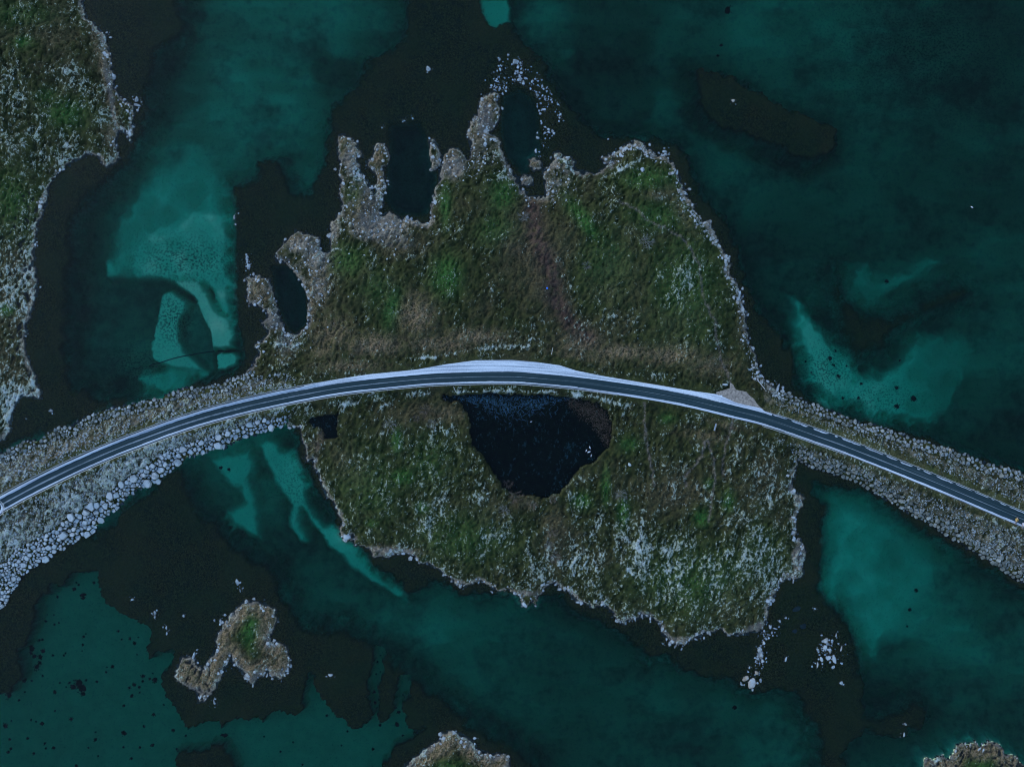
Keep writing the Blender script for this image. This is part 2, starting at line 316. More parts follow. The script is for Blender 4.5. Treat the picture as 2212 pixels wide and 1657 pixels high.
# ------------------------------------------------------------------ procedural materials
class N:
    """tiny node-tree writer"""
    def __init__(s, name):
        s.m = bpy.data.materials.new(name); s.m.use_nodes = True
        s.t = s.m.node_tree; s.t.nodes.clear()
        s.out = s.t.nodes.new('ShaderNodeOutputMaterial')
    def n(s, typ, **kw):
        nd = s.t.nodes.new('ShaderNode'+typ)
        for k, v in kw.items(): setattr(nd, k, v)
        return nd
    def l(s, a, b): s.t.links.new(a, b)
    def setin(s, sock, v):
        if isinstance(v, bpy.types.NodeSocket): s.l(v, sock)
        elif isinstance(v, (tuple, list)): sock.default_value = (*v, 1.0) if len(v) == 3 and sock.type == 'RGBA' else v
        else: sock.default_value = v
    def math(s, op, a, b=0.0, c=0.0, clamp=False):
        nd = s.n('Math', operation=op, use_clamp=clamp)
        for i, x in enumerate((a, b, c)): s.setin(nd.inputs[i], x)
        return nd.outputs[0]
    def remap(s, x, a, b, lo=0.0, hi=1.0, smooth=False):
        nd = s.n('MapRange', interpolation_type='SMOOTHSTEP' if smooth else 'LINEAR', clamp=True)
        for i, v in enumerate((x, a, b, lo, hi)): s.setin(nd.inputs[i], v)
        return nd.outputs[0]
    def mix(s, f, a, b, mode='MIX'):
        nd = s.n('Mix', data_type='RGBA', blend_type=mode, clamp_factor=True)
        s.setin(nd.inputs[0], f); s.setin(nd.inputs[6], a); s.setin(nd.inputs[7], b)
        return nd.outputs[2]
    def noise(s, scale, detail=3.0, rough=0.55, vec=None, dist=0.0):
        nd = s.n('TexNoise'); nd.inputs['Scale'].default_value = scale
        nd.inputs['Detail'].default_value = detail; nd.inputs['Roughness'].default_value = rough
        nd.inputs['Distortion'].default_value = dist
        if vec is not None: s.l(vec, nd.inputs['Vector'])
        return nd.outputs['Fac']
    def voro(s, scale, vec=None, feature='F1'):
        nd = s.n('TexVoronoi', feature=feature); nd.inputs['Scale'].default_value = scale
        if vec is not None: s.l(vec, nd.inputs['Vector'])
        return nd.outputs['Distance']
    def obj(s):
        return s.n('TexCoord').outputs['Object']
    def pos(s):
        return s.n('NewGeometry').outputs['Position']
    def scaled(s, vec, sc, rot=(0,0,0)):
        nd = s.n('Mapping'); s.l(vec, nd.inputs['Vector'])
        nd.inputs['Scale'].default_value = sc; nd.inputs['Rotation'].default_value = rot
        return nd.outputs[0]
    def attr(s, name):
        nd = s.n('Attribute', attribute_name=name)
        sp = s.n('SeparateColor'); s.l(nd.outputs['Color'], sp.inputs[0])
        return sp.outputs[0], sp.outputs[1], sp.outputs[2], nd.outputs['Alpha']
    def bump(s, h, strength=0.4, dist=0.1):
        nd = s.n('Bump'); nd.inputs['Strength'].default_value = strength; nd.inputs['Distance'].default_value = dist
        s.l(h, nd.inputs['Height']); return nd.outputs[0]
    def bsdf(s, col, rough=0.9, normal=None, spec=0.3):
        nd = s.n('BsdfPrincipled')
        s.setin(nd.inputs['Base Color'], col); s.setin(nd.inputs['Roughness'], rough)
        nd.inputs['Specular IOR Level'].default_value = spec
        if normal is not None: s.l(normal, nd.inputs['Normal'])
        s.l(nd.outputs[0], s.out.inputs[0]); return nd

def simple(name, col, rough=0.8, var=0.15, scale=3.0, spec=0.3):
    k = N(name)
    n = k.noise(scale, 3, vec=k.obj())
    c = k.mix(k.remap(n, .3, .7), tuple(x*(1-var) for x in col), tuple(min(1, x*(1+var)) for x in col))
    k.bsdf(c, rough, k.bump(n, .2, .02), spec)
    return k.m

def make_land():
    k = N('heath_and_rock')
    snow, green, tan, rock = k.attr('ma')
    heath, trail, micro, red = k.attr('mb')
    p = k.pos()
    n_big = k.noise(.16, 3, vec=p); n_mid = k.noise(.7, 4, .6, vec=p)
    n_fine = k.noise(2.6, 5, .65, vec=p); n_xf = k.noise(7.0, 3, .6, vec=p)
    n_snow = k.noise(1.15, 5, .66, vec=k.scaled(p, (1.0, .62, 1), (0, 0, .5)))
    c = k.mix(k.remap(n_mid, .36, .66), (.013, .016, .004), (.044, .049, .012))
    c = k.mix(k.remap(k.math('ADD', k.math('MULTIPLY', heath, .55), k.math('MULTIPLY', k.math('SUBTRACT', n_big, .5), 1.1)), .05, .5),
              c, k.mix(k.remap(n_fine, .35, .65), (.024, .021, .008), (.10, .08, .036)))
    c = k.mix(k.math('MULTIPLY', red, k.remap(n_mid, .3, .55)), c, k.mix(k.remap(n_fine, .35, .65), (.036, .021, .015), (.105, .060, .043)))
    c = k.mix(k.math('MULTIPLY', green, k.remap(n_fine, .32, .6)), c, k.mix(n_mid, (.014, .085, .010), (.055, .16, .028)))
    c = k.mix(k.math('MULTIPLY', tan, k.remap(n_fine, .38, .56)), c, k.mix(k.remap(n_xf, .35, .65), (.15, .095, .05), (.34, .235, .135)))
    rk = k.mix(k.remap(n_fine, .34, .66), (.05, .042, .028), (.37, .295, .205))
    rk = k.mix(k.remap(n_big, .42, .58), rk, k.mix(k.remap(n_xf, .35, .65), (.03, .028, .022), (.20, .17, .135)))
    rk = k.mix(k.remap(k.voro(1.7, p), .02, .16), (.035, .034, .03), rk)
    c = k.mix(k.remap(k.math('ADD', rock, k.math('MULTIPLY', k.math('SUBTRACT', n_mid, .5), .9)), .32, .62), c, rk)
    c = k.mix(k.math('MULTIPLY', trail, k.remap(n_fine, .36, .6)), c, (.17, .135, .11))
    # frost on the tussock tops, then thin snow where more of it has lain
    n_f2 = k.noise(2.1, 4, .72, vec=k.scaled(p, (1.0, .7, 1), (0, 0, -.4)))
    q = k.math('ADD', k.math('MULTIPLY', micro, .30), k.math('MULTIPLY', k.remap(n_f2, .3, .7), .70))
    th2 = k.math('SUBTRACT', .95, k.math('MULTIPLY', snow, 1.0))
    ff = k.remap(q, k.math('SUBTRACT', th2, .04), k.math('ADD', th2, .16), smooth=True)
    c = k.mix(k.math('MULTIPLY', ff, .9), c, k.mix(k.remap(n_xf, .32, .68), (.19, .21, .13), (.46, .49, .39)))
    s = k.math('ADD', k.math('MULTIPLY', micro, .40), k.math('MULTIPLY', k.remap(n_snow, .3, .7), .34))
    s = k.math('ADD', s, k.math('MULTIPLY', k.remap(n_fine, .3, .7), .26))
    thr = k.math('SUBTRACT', 1.06, snow)
    sf = k.remap(s, k.math('SUBTRACT', thr, .06), k.math('ADD', thr, .20), smooth=True)
    sn = k.mix(k.remap(n_xf, .3, .7), (.27, .30, .27), (.60, .64, .62))
    c = k.mix(k.math('MULTIPLY', sf, k.remap(n_f2, .3, .55, .45, .95)), c, sn)
    # wet dark band at the waterline
    z = k.n('SeparateXYZ'); k.l(p, z.inputs[0])
    wet = k.remap(k.math('ADD', z.outputs[2], k.math('MULTIPLY', k.math('SUBTRACT', n_mid, .5), .25)), -.05, .12)
    c = k.mix(wet, k.mix(.75, c, (.012, .013, .012)), c)
    hgt = k.math('ADD', k.math('MULTIPLY', n_fine, .6), k.math('ADD', k.math('MULTIPLY', n_snow, .5), k.math('MULTIPLY', n_xf, .25)))
    k.bsdf(c, .92, k.bump(hgt, 1.0, .45), .2)
    return k.m

def make_seabed():
    k = N('sand_and_kelp')
    kelp, mud, spots, _ = k.attr('mc')
    p = k.pos()
    n1 = k.noise(.5, 4, .6, vec=p); n2 = k.noise(2.2, 4, .65, vec=p); n3 = k.noise(6.5, 3, vec=p)
    sand = k.mix(k.remap(n1, .3, .7), (.58, .67, .35), (.70, .80, .43))
    sand = k.mix(k.math('MULTIPLY', k.remap(n2, .56, .68), .35), sand, (.16, .17, .13))
    n0 = k.noise(.085, 5, .6, vec=p)
    thin = k.math('MULTIPLY', k.remap(k.math('ADD', k.math('MULTIPLY', n0, .6), k.math('MULTIPLY', n1, .4)), .47, .62), k.math('SUBTRACT', 1.0, _))
    sand = k.mix(k.math('MULTIPLY', thin, .62), sand, k.mix(k.remap(n2, .35, .65), (.05, .06, .045), (.16, .18, .13)))
    weed = k.mix(k.remap(n2, .42, .66), (.008, .005, .001), (.095, .052, .012))
    weed = k.mix(k.remap(n3, .5, .68), weed, (.18, .105, .032))
    weed = k.mix(k.math('MULTIPLY', k.remap(n1, .5, .66), .4), weed, (.03, .028, .014))
    weed = k.mix(k.math('MULTIPLY', k.remap(n0, .47, .62), .75), weed, k.mix(n2, (.038, .024, .006), (.115, .07, .02)))
    f = k.remap(k.math('ADD', kelp, k.math('MULTIPLY', k.math('SUBTRACT', n2, .5), .6)), .10, .92)
    c = k.mix(k.math('MULTIPLY', spots, k.remap(n2, .5, .56)), sand, (.035, .04, .03))
    c = k.mix(mud, c, (.03, .034, .032))
    c = k.mix(f, c, weed)
    k.bsdf(c, .95, k.bump(n2, .6, .2), .0)
    return k.m

def make_sea():
    k = N('clear_cold_sea_water')
    p = k.pos()
    w1 = k.noise(1.5, 3, .55, vec=k.scaled(p, (.55, 1.9, 1), (0, 0, .15)))
    w2 = k.noise(.25, 2, vec=p)
    h = k.math('MULTIPLY', w1, k.remap(w2, .3, .7, .25, 1.0))
    nrm = k.bump(h, .8, .16)
    gl = k.n('BsdfGlossy'); gl.inputs['Roughness'].default_value = .40; k.l(nrm, gl.inputs['Normal'])
    tr = k.n('BsdfTransparent')
    fr = k.n('Fresnel'); fr.inputs['IOR'].default_value = 1.27; k.l(nrm, fr.inputs['Normal'])
    mx = k.n('MixShader'); k.l(fr.outputs[0], mx.inputs[0]); k.l(tr.outputs[0], mx.inputs[1]); k.l(gl.outputs[0], mx.inputs[2])
    k.l(mx.outputs[0], k.out.inputs['Surface'])
    va = k.n('VolumeAbsorption'); va.inputs['Color'].default_value = (.0, .846, .835, 1); va.inputs['Density'].default_value = 1.05
    k.l(va.outputs[0], k.out.inputs['Volume'])
    return k.m

def make_pond():
    k = N('peat_brown_pond_water')
    p = k.pos()
    h = k.noise(1.2, 2, vec=p); nrm = k.bump(h, .12, .05)
    gl = k.n('BsdfGlossy'); gl.inputs['Roughness'].default_value = .30; k.l(nrm, gl.inputs['Normal'])
    tr = k.n('BsdfTransparent'); tr.inputs['Color'].default_value = (.22, .42, .48, 1)
    fr = k.n('Fresnel'); fr.inputs['IOR'].default_value = 1.27; k.l(nrm, fr.inputs['Normal'])
    mx = k.n('MixShader'); k.l(fr.outputs[0], mx.inputs[0]); k.l(tr.outputs[0], mx.inputs[1]); k.l(gl.outputs[0], mx.inputs[2])
    k.l(mx.outputs[0], k.out.inputs['Surface'])
    return k.m

def make_stone(name, lo, hi, frost=.6, fcol=(.44, .475, .48)):
    k = N(name)
    p = k.pos()
    oi = k.n('ObjectInfo').outputs['Random']
    n1 = k.noise(.8, 3, vec=p); n2 = k.noise(4.5, 5, .65, vec=p)
    c = k.mix(k.remap(k.math('ADD', k.math('MULTIPLY', n1, .8), k.math('MULTIPLY', n2, .2)), .3, .7), lo, hi)
    c = k.mix(k.math('MULTIPLY', k.remap(n2, .56, .7), .5), c, tuple(x*.45 for x in lo))
    g = k.n('NewGeometry'); z = k.n('SeparateXYZ'); k.l(g.outputs['True Normal'], z.inputs[0])
    up = k.remap(z.outputs[2], .55, .95)
    cov = k.math('ADD', n1, k.math('MULTIPLY', k.math('SUBTRACT', oi, .5), .35))
    f = k.math('MULTIPLY', up, k.remap(k.math('ADD', k.math('MULTIPLY', cov, .6), k.math('MULTIPLY', n2, .4)), .62-.5*frost, .8-.5*frost))
    c = k.mix(k.math('MULTIPLY', f, .85), c, fcol)
    c = k.mix(k.math('MULTIPLY', k.math('SUBTRACT', oi, .3), .4), c, tuple(x*.6 for x in lo))
    zz = k.n('SeparateXYZ'); k.l(p, zz.inputs[0])
    wet = k.remap(zz.outputs[2], -.03, .07)
    c = k.mix(wet, k.mix(.8, c, (.012, .013, .012)), c)
    k.bsdf(c, .88, k.bump(n2, .5, .08), .25)
    return k.m

def make_asphalt():
    k = N('wet_asphalt')
    uv = k.n('UVMap', uv_map='along').outputs[0]
    p = k.pos()
    sp = k.n('SeparateXYZ'); k.l(uv, sp.inputs[0])
    streak = k.noise(1.0, 4, .6, vec=k.scaled(uv, (.05, 7, 1)))
    fine = k.noise(9, 3, vec=p)
    c = k.mix(k.remap(streak, .35, .65), (.010, .026, .030), (.019, .040, .045))
    c = k.mix(k.math('MULTIPLY', k.remap(fine, .5, .7), .4), c, (.032, .052, .056))
    rub = k.math('MULTIPLY', k.remap(streak, .56, .66), .18)
    c = k.mix(rub, c, (.22, .26, .28))
    k.bsdf(c, k.remap(streak, .3, .7, .45, .65), k.bump(fine, .2, .01), .16)
    return k.m

def make_roadsnow(name, lo, hi, cut=0.0):
    """wind-packed, wheel-streaked snow; cut > 0 lets the asphalt show through in streaks"""
    k = N(name)
    uv = k.n('UVMap', uv_map='along').outputs[0]; p = k.pos()
    st = k.noise(1.0, 5, .6, vec=k.scaled(uv, (.05, 2.6, 1)), dist=.3)
    fine = k.noise(4.0, 4, .6, vec=p)
    v = k.math('ADD', k.math('MULTIPLY', st, .75), k.math('MULTIPLY', fine, .25))
    c = k.mix(k.remap(v, .40, .58), lo, hi)
    if cut:
        c = k.mix(k.remap(v, cut, cut-.06), c, (.05, .06, .06))
    k.bsdf(c, .8, k.bump(v, .35, .04), .25)
    return k.m

M = dict(
 land=make_land(), bed=make_seabed(), sea=make_sea(), pond=make_pond(), asphalt=make_asphalt(),
 snow=make_roadsnow('packed_roadside_snow', (.33, .35, .395), (.56, .585, .62)),
 rim=make_roadsnow('thin_centre_snow', (.07, .10, .11), (.24, .27, .29)),
 lay=make_roadsnow('rutted_layby_snow', (.27, .30, .335), (.61, .635, .66)),
 gravel=simple('brown_gravel', (.25, .205, .165), .9, .45, 2.2),
 pale=make_stone('frosted_pale_granite', (.13, .145, .145), (.40, .43, .43), .55),
 grey=make_stone('grey_granite', (.06, .068, .058), (.235, .24, .205), .24),
 shore=make_stone('weathered_shore_rock', (.08, .072, .056), (.41, .365, .29), .46),
 tanrock=make_stone('tan_lichened_rock', (.20, .155, .11), (.48, .38, .28), .25),
 reef=make_stone('wet_reef_rock', (.09, .10, .10), (.36, .375, .365), .36),
 dark=make_stone('dull_submerged_rock', (.10, .11, .10), (.26, .28, .26), .0),
 steel=simple('galvanised_steel', (.30, .31, .30), .5, .12, 6, .5),
 post=simple('weathered_post_steel', (.12, .12, .12), .6, .2, 6),
 twig=simple('bare_grey_twigs', (.17, .17, .165), .9, .3, 8),
 twig_red=simple('bare_brown_twigs', (.15, .11, .085), .9, .3, 8),
 stem=simple('dark_bark', (.07, .065, .055), .9, .3, 8),
 reed=simple('dry_reed', (.125, .098, .07), .9, .35, 2),
 ice=simple('frosted_floating_grass', (.03, .09, .13), .7, .4, 1.5),
 weed=simple('brown_seaweed', (.024, .02, .013), .7, .4, 4),
 wood=simple('bleached_wood', (.46, .43, .39), .85, .2, 10),
 panel=simple('frosted_board', (.15, .19, .25), .6, .15, 4),
 white=simple('white_feathers', (.80, .80, .78), .8, .04, 20),
 greyf=simple('pale_grey_feathers', (.42, .44, .46), .8, .08, 20),
 beak=simple('yellow_beak', (.55, .36, .06), .5, .1, 20),
 rubber=simple('black_rubber', (.13, .13, .13), .7, .2, 10),
 blue=simple('blue_plastic', (.02, .16, .75), .4, .1, 6, .5),
 pipe=simple('dark_plastic_pipe', (.025, .03, .03), .5, .2, 3, .4),
 skin=simple('skin', (.50, .33, .25), .6, .05, 10),
 coat=simple('mustard_coat_cloth', (.50, .29, .06), .85, .12, 14),
 coat2=simple('pale_grey_coat_cloth', (.52, .50, .52), .85, .12, 14),
 denim=simple('dark_trouser_cloth', (.20, .17, .16), .9, .15, 14),
 boot=simple('boot_leather', (.16, .10, .08), .6, .15, 14),
 hair=simple('dark_hair', (.02, .016, .014), .6, .2, 30),
)

# ------------------------------------------------------------------ terrain fields
def axis(half, step, far):
    a = list(np.arange(-half, half + step*.5, step))
    d = step; x = half
    right = []
    while x < far:
        d *= 1.32; x += d; right.append(x)
    a = [-r for r in right[::-1]] + a + right
    a = np.array(a)
    b = np.empty(2*len(a)-1); b[::2] = a; b[1::2] = (a[:-1]+a[1:])/2
    return b, a
xs, xs2 = axis(121.8, .58, 2600.0)
ys, ys2 = axis(92.0, .58, 2600.0)
X, Y = np.meshgrid(xs, ys); X2, Y2 = np.meshgrid(xs2, ys2)
U = (X/S + CU).astype(np.float32); V = (CV - Y/S).astype(np.float32)
U2 = (X2/S + CU).astype(np.float32); V2 = (CV - Y2/S).astype(np.float32)
def up(A):
    B = np.empty((A.shape[0]*2-1, A.shape[1]), np.float32); B[::2] = A; B[1::2] = (A[:-1]+A[1:])/2
    Cc = np.empty((B.shape[0], B.shape[1]*2-1), np.float32); Cc[:, ::2] = B; Cc[:, 1::2] = (B[:, :-1]+B[:, 1:])/2
    return Cc
inframe = (np.abs(X) < 130) & (np.abs(Y) < 100)

LAND = [('headland', HEADLAND), ('island', NORTH), ('island', SOUTH), ('causeway', CAUSE_L), ('causeway', CAUSE_R), ('mainland', EASTLAND),
        ('islet', ISLET_SW), ('islet', ISLET_S), ('islet', ISLET_SE), ('skerry', SKERRY_A), ('skerry', SKERRY_B), ('skerry', SKERRY_C)]
cn = (fbm(U/16, V/16, 4, 3) - .5)*12 + (vnoise(U/4.6, V/4.6, 8) - .5)*7
SD = []
for nm, poly in LAND:
    SD.append(sdf_poly(poly, U, V) if nm in ('island', 'skerry', 'islet') else up(sdf_poly(poly, U2, V2)))
SDs = np.stack(SD)
owner = np.argmax(SDs, 0)
sd0 = SDs.max(0)
cau = np.maximum(SDs[3], SDs[4])
grow = np.zeros_like(U)
for (u_, v_, a_, b_, g_) in [(760,370,60,90,3.5),(820,350,40,50,4),(600,640,90,110,4.5),(985,350,50,50,3),(1050,270,50,90,4),(1200,350,60,30,3),(1150,370,50,40,3),(500,1440,150,90,2)]:
    grow = np.maximum(grow, g_*np.exp(-(((U-u_)/a_)**2+((V-v_)/b_)**2)))
sd0 = sd0 + grow
sd = sd0 + cn*np.where(cau > sd0-1, .55, 1.0)
isl = np.maximum(SDs[1], SDs[2])

def catmull(P, step):
    P = [Vector((*p, 0)) for p in P]; out = []
    for i in range(1, len(P)-2):
        a, b, c, d = P[i-1], P[i], P[i+1], P[i+2]
        n = max(2, int((c-b).length/step))
        for k in range(n):
            t = k/n
            out.append(.5*((2*b) + (c-a)*t + (2*a-5*b+4*c-d)*t*t + (3*b-a-3*c+d)*t**3))
    out.append(P[-2]); return np.array([(p.x, p.y) for p in out])
E0 = (2*ROAD[0][0]-ROAD[1][0], 2*ROAD[0][1]-ROAD[1][1]); E1 = (2*ROAD[-1][0]-ROAD[-2][0], 2*ROAD[-1][1]-ROAD[-2][1])
road = catmull([E0]+ROAD+[E1], 6.0)
dr = up(dist_line(catmull([E0]+ROAD+[E1], 30.0), U2, V2))
vroad = np.interp(U, road[:, 0], road[:, 1])
north = V < vroad
ZR = 2.4
LAY_U = [640, 683, 743, 803, 903, 965, 1028, 1106, 1156, 1206, 1244, 1306, 1381, 1430, 1481, 1540]
LAY_V = [838, 827, 817, 808, 798, 787, 778.5, 778, 782, 789, 801, 813, 825.5, 833.5, 842, 850]
def lay_off(u):
    """outer (north) edge of the lay-by, as an offset from the centre line"""
    u = np.asarray(u, float)
    rv = np.interp(u, road[:, 0], road[:, 1]); sl = np.gradient(road[:, 1], road[:, 0]); k = 1/np.sqrt(1+np.interp(u, road[:, 0], sl)**2)
    o = (rv - np.interp(u, LAY_U, LAY_V))*k
    return np.where((u > 660) & (u < 1565), np.maximum(o, 17), 17.0)
hw = np.where(north, np.maximum(21.0, lay_off(U)+4), 19.0).astype(np.float32)

GRAVEL = [(x*.767, y*.767) for x, y in [(2016,1105),(2034,1100),(2055,1093.5),(2056,1078),(2064,1082),(2073,1098),(2089,1101),(2102,1103.5),(2111,1114),
  (2123,1123),(2132,1137),(2140,1146),(2152,1154),(2130,1152),(2098,1144),(2061,1134),(2025,1122)]]
gsd = up(sdf_poly(GRAVEL, U2, V2))

# natural height of the ground
low = np.zeros_like(U)
def blob(u, v, ru, rv, rot=0.0):
    c, s_ = math.cos(math.radians(rot)), math.sin(math.radians(rot))
    x = (U-u)*c + (V-v)*s_; y = -(U-u)*s_ + (V-v)*c
    return np.exp(-1.2*((x/ru)**2 + (y/rv)**2)).astype(np.float32)
for b in [(800,430,160,110), (620,620,110,120), (1040,300,70,130), (1180,400,90,60)]: low = np.maximum(low, blob(*b))
small = (owner >= 6)
hn = .10 + .75*(1-np.exp(-np.maximum(sd, 0)/11)) + (1-.8*low)*np.where(small, .4, 1.0)*(
     1.5*sstep(14, 120, sd) + 1.3*sstep(8, 60, sd)*(fbm(U/70, V/70, 3, 21)-.35))
ridge = 1-np.abs(2*fbm(U/24, V/52, 3, 31)-1)
hn += (1-.6*low)*.7*sstep(6, 30, sd)*(ridge-.7)
t = np.maximum(sd, 0)/(np.maximum(sd, 0)+np.maximum(dr-hw, .02))
hc = .08 + (ZR-.12)*sstep(-.1, 1.0, t)
wr = np.where(cau > isl+6, 1.0, 1-sstep(10, 85, dr-hw))
h = hn*(1-wr) + hc*wr
bedroad = (dr < hw+1) & (sd > 0)
flatg = sstep(-4, 1, gsd)
h = h*(1-flatg) + (ZR-.06)*flatg
# tussocks and stones: small relief
aniso = np.where(owner == 0, 1.0, 0.0)
wu = U + 26*(fbm(U/60, V/60, 2, 47)-.5); wv = V + 26*(fbm(U/60, V/60, 2, 48)-.5)
mic = .5*fbm(wu/7.5, wv/10.5, 3, 41) + .5*(1-np.abs(2*vnoise((wu+.35*wv)/6.5, (wv-.3*wu)/10.0, 51)-1)*.9)
mic = np.clip((mic-.32)/.5, 0, 1)
calm = 1-sstep(0, 10, np.maximum(hw+8-dr, 8*flatg))
h += np.where(sd > 0, (mic-.5)*.6*sstep(0, 10, sd)*calm, 0)
h = np.where(bedroad, np.minimum(h, ZR-.12), h)

# ponds on the island
pond_sd = sdf_poly(POND, U, V) + (vnoise(U/7, V/7, 61)-.5)*5
pool_sd = sdf_poly(POOL, U, V) + (vnoise(U/6, V/6, 62)-.5)*3
ZP = .62
psd = np.maximum(pond_sd, pool_sd)
h = np.where((psd > -14) & (psd <= 0) & (sd > 2), np.maximum(h, ZP+.04+.03*np.minimum(-psd, 10)), h)
h = np.where(psd > 0, ZP-.05-.36*sstep(0, 10, psd), h)

# sea bed
Ub = U2; Vb = V2
num = np.zeros_like(U2); den = np.zeros_like(U2)
wx = U2 + (fbm(U2/60, V2/60, 3, 71)-.5)*40; wy = V2 + (fbm(U2/60, V2/60, 3, 72)-.5)*40
for (u, v, d) in DEPTH:
    w = 1.0/(((wx-u)**2+(wy-v)**2)/900.0 + .35)**2
    num += w*d; den += w
out_w = 1.0/(60.0)**2*.02
D = up((num + 6*out_w)/(den + out_w))
D = D*1.12 + (fbm(U/70, V/26, 3, 82)-.5)*1.6
nb = (fbm(U/20, V/20, 4, 81)-.5)
nsm = (vnoise(U/5, V/5, 83)-.5)
kelp = np.zeros_like(U); ksd = np.full_like(U, -999.0)
for nm, poly in KELP.items():
    s_ = up(sdf_poly(poly, U2, V2))
    soft = {'k4': 40, 'k3': 14, 'k5': 22}.get(nm, 22)
    kelp = np.maximum(kelp, sstep(-soft, soft, s_ + nb*30 + nsm*6)); ksd = np.maximum(ksd, s_ + nb*30)
mud = np.zeros_like(U); clean = np.zeros_like(U)
kd = .18 + .55*fbm(U/45, V/45, 3, 85)
Dk = D*(1-kelp) + kd*kelp
# deeper, darker water lies along the outside of the weed beds
Dk += 2.3*np.exp(-np.maximum(-ksd-6, 0)/24.0)*(1-kelp)
for nm, (d, soft, poly) in SAND.items():
    s_ = up(sdf_poly(poly, U2, V2))
    jag = 16 if nm == 'south_west' else 9 if nm in ('arch', 'heel', 'toe', 'patch', 'channel', 'channel_w', 'inner') else 26
    if nm not in ('south_west', 'heel', 'patch', 'arch', 'inner'): soft *= 1.5
    if nm in ('arch', 'upper', 'south_east', 'east'): soft *= 1.5
    if nm in ('channel', 'channel_w'): s_ = s_ + 4
    m_ = sstep(-soft, soft, s_ + nb*jag + nsm*(7 if nm == 'south_west' else 4) + (fbm(U/60, V/60, 2, 88)-.5)*(14 if jag == 26 else 0))
    dd = np.maximum(d + (fbm(U/34, V/34, 4, 91)-.5)*((1.0+.5*d) if jag == 26 else .7), .22)
    if nm != 'south_west': clean = np.maximum(clean, m_*.75)
    else: clean = np.maximum(clean, m_)
    if nm == 'east': dd = dd + 2.6*sstep(1890, 2070, U)
    if nm == 'south_east': dd = dd + .9*sstep(1830, 2000, U) - .3
    if nm == 'channel': dd = dd + .7*sstep(1150, 1290, V)
    Dk = Dk*(1-m_) + dd*m_; kelp = kelp*(1-m_)
for nm, (d, soft, poly) in HOLES.items():
    s_ = up(sdf_poly(poly, U2, V2))
    m_ = sstep(-soft, soft, s_ + nb*8)
    Dk = Dk*(1-m_) + d*m_; kelp = kelp*(1-m_*.8); mud = np.maximum(mud, np.clip(m_*3, 0, 1)*(.0 if nm in ('hole', 'slot') else .75))
k7 = sstep(-4, 4, up(sdf_poly([(373,1665),(377,1630),(395,1622),(430,1625),(448,1622),(455,1610),(480,1612),(495,1630),(507,1665),(500,1760),(375,1760)], U2, V2)) + nb*14 + nsm*6)
kelp = np.maximum(kelp, k7); Dk = Dk*(1-k7) + kd*k7
spots = np.maximum.reduce([.8*blob(400,560,110,50), .9*blob(365,690,40,60), .6*blob(260,790,80,50), .7*blob(1790,800,60,60), .5*blob(2010,100,220,160), .4*blob(640,1050,60,80), .5*blob(1900,860,90,40)])

# ------------------------------------------------------------------ rocks that stand alone (read one by one off the photograph)
REEF = "boulders scattered on the shallow reef off the northern point"
LONE = []   # (u, v, rx, ry, rot, material, label, group)
def lone(i, j, rows, mat, label, group):
    for r in rows:
        x, y, rx, ry = r[0], r[1], r[2], (r[3] if len(r) > 3 else r[2]*.85)
        rot = r[4] if len(r) > 4 else random.uniform(-40, 40)
        lab = r[5] if len(r) > 5 else label
        LONE.append((553.0*i+x/4, 414.25*j+y/4, rx/4, ry/4, rot, mat, lab, group))
lone(2, 0, [(30,540,36,24,-8,'largest pale boulder at the top of the northern reef'),(37,625,14,10),(80,635,16),(60,695,18,15),(25,695,12),(95,725,16),
  (75,680,12),(175,710,14),(200,690,13,8),(300,765,20,9,-50),(258,760,15,7),(220,828,18,15),(240,860,11,7),(285,860,13,7),(338,870,13),(395,907,12),
  (283,950,15),(415,998,15,10),(410,1023,12),(285,1105,18,9,30),(315,1125,17,12),(318,1150,19,9,15),(222,1198,19,16),(220,1155,11),(205,1310,13,24,5),
  (237,803,9),(288,838,9),(445,1050,8)],
  'reef', 'pale boulder of the northern reef trail', REEF)
lone(1, 0, [(2180,480,14),(2105,520,13,22,10),(2175,520,9),(2055,632,9),(2030,765,13,7),(2055,690,8)],
  'reef', 'pale boulder of the northern reef trail', REEF)
lone(2, 0, [(1908,878,20,17,30,'small tan rock alone on the dark oval reef at upper right')], 'tanrock', '', None)
lone(2, 0, [(1313,1312,26,15,8,'pale diamond shaped rock off the northeast corner of the island'),
            (1315,1345,12,11,0,'small round white rock below the pale diamond shaped rock'),
            (830,1208,9,8,0,'tiny pale rock alone in dark water north of the island bluff')], 'pale', '', None)
lone(1, 0, [(1490,600,28,26,20,'lone pale rock in the dark weed bed near top centre'),
            (1285,1050,12,10,0,'small pale rock north of the dark bay between the fingers'),
            (1090,1110,12,8,0,'low pale rock north of the second rocky finger'),
            (1140,1570,18,13,-20,'white boulder in the bay beside the second rocky finger'),
            (1148,1600,10,8,0,'small white rock just below the boulder beside the second finger')], 'pale', '', None)
lone(1, 1, [(1310,232,34,26,-20,'big white boulder at the head of the dark bay')], 'pale', '', None)
lone(0, 0, [(930,290,16,10),(960,330,16,12),(910,350,10),(930,490,12,18)], 'pale', 'pale shore rock just off the upper headland beach', "rocks off the headland")
lone(0, 0, [(985,665,24,34,-15,'grey green half sunk rock on the headland shore'),(1080,865,20,16,0,'pale rock north of the headland point'),
            (1185,865,22,28,10,'largest white rock at the tip of the headland point'),(1190,915,38,15,5,'long flat rock ending the headland point'),
            (1195,960,14,12,0,'small rock south of the flat rock ending the headland point'),
            (1125,1155,18,32,-20,'leaning pale rock at the mouth of the headland cove')], 'pale', '', None)
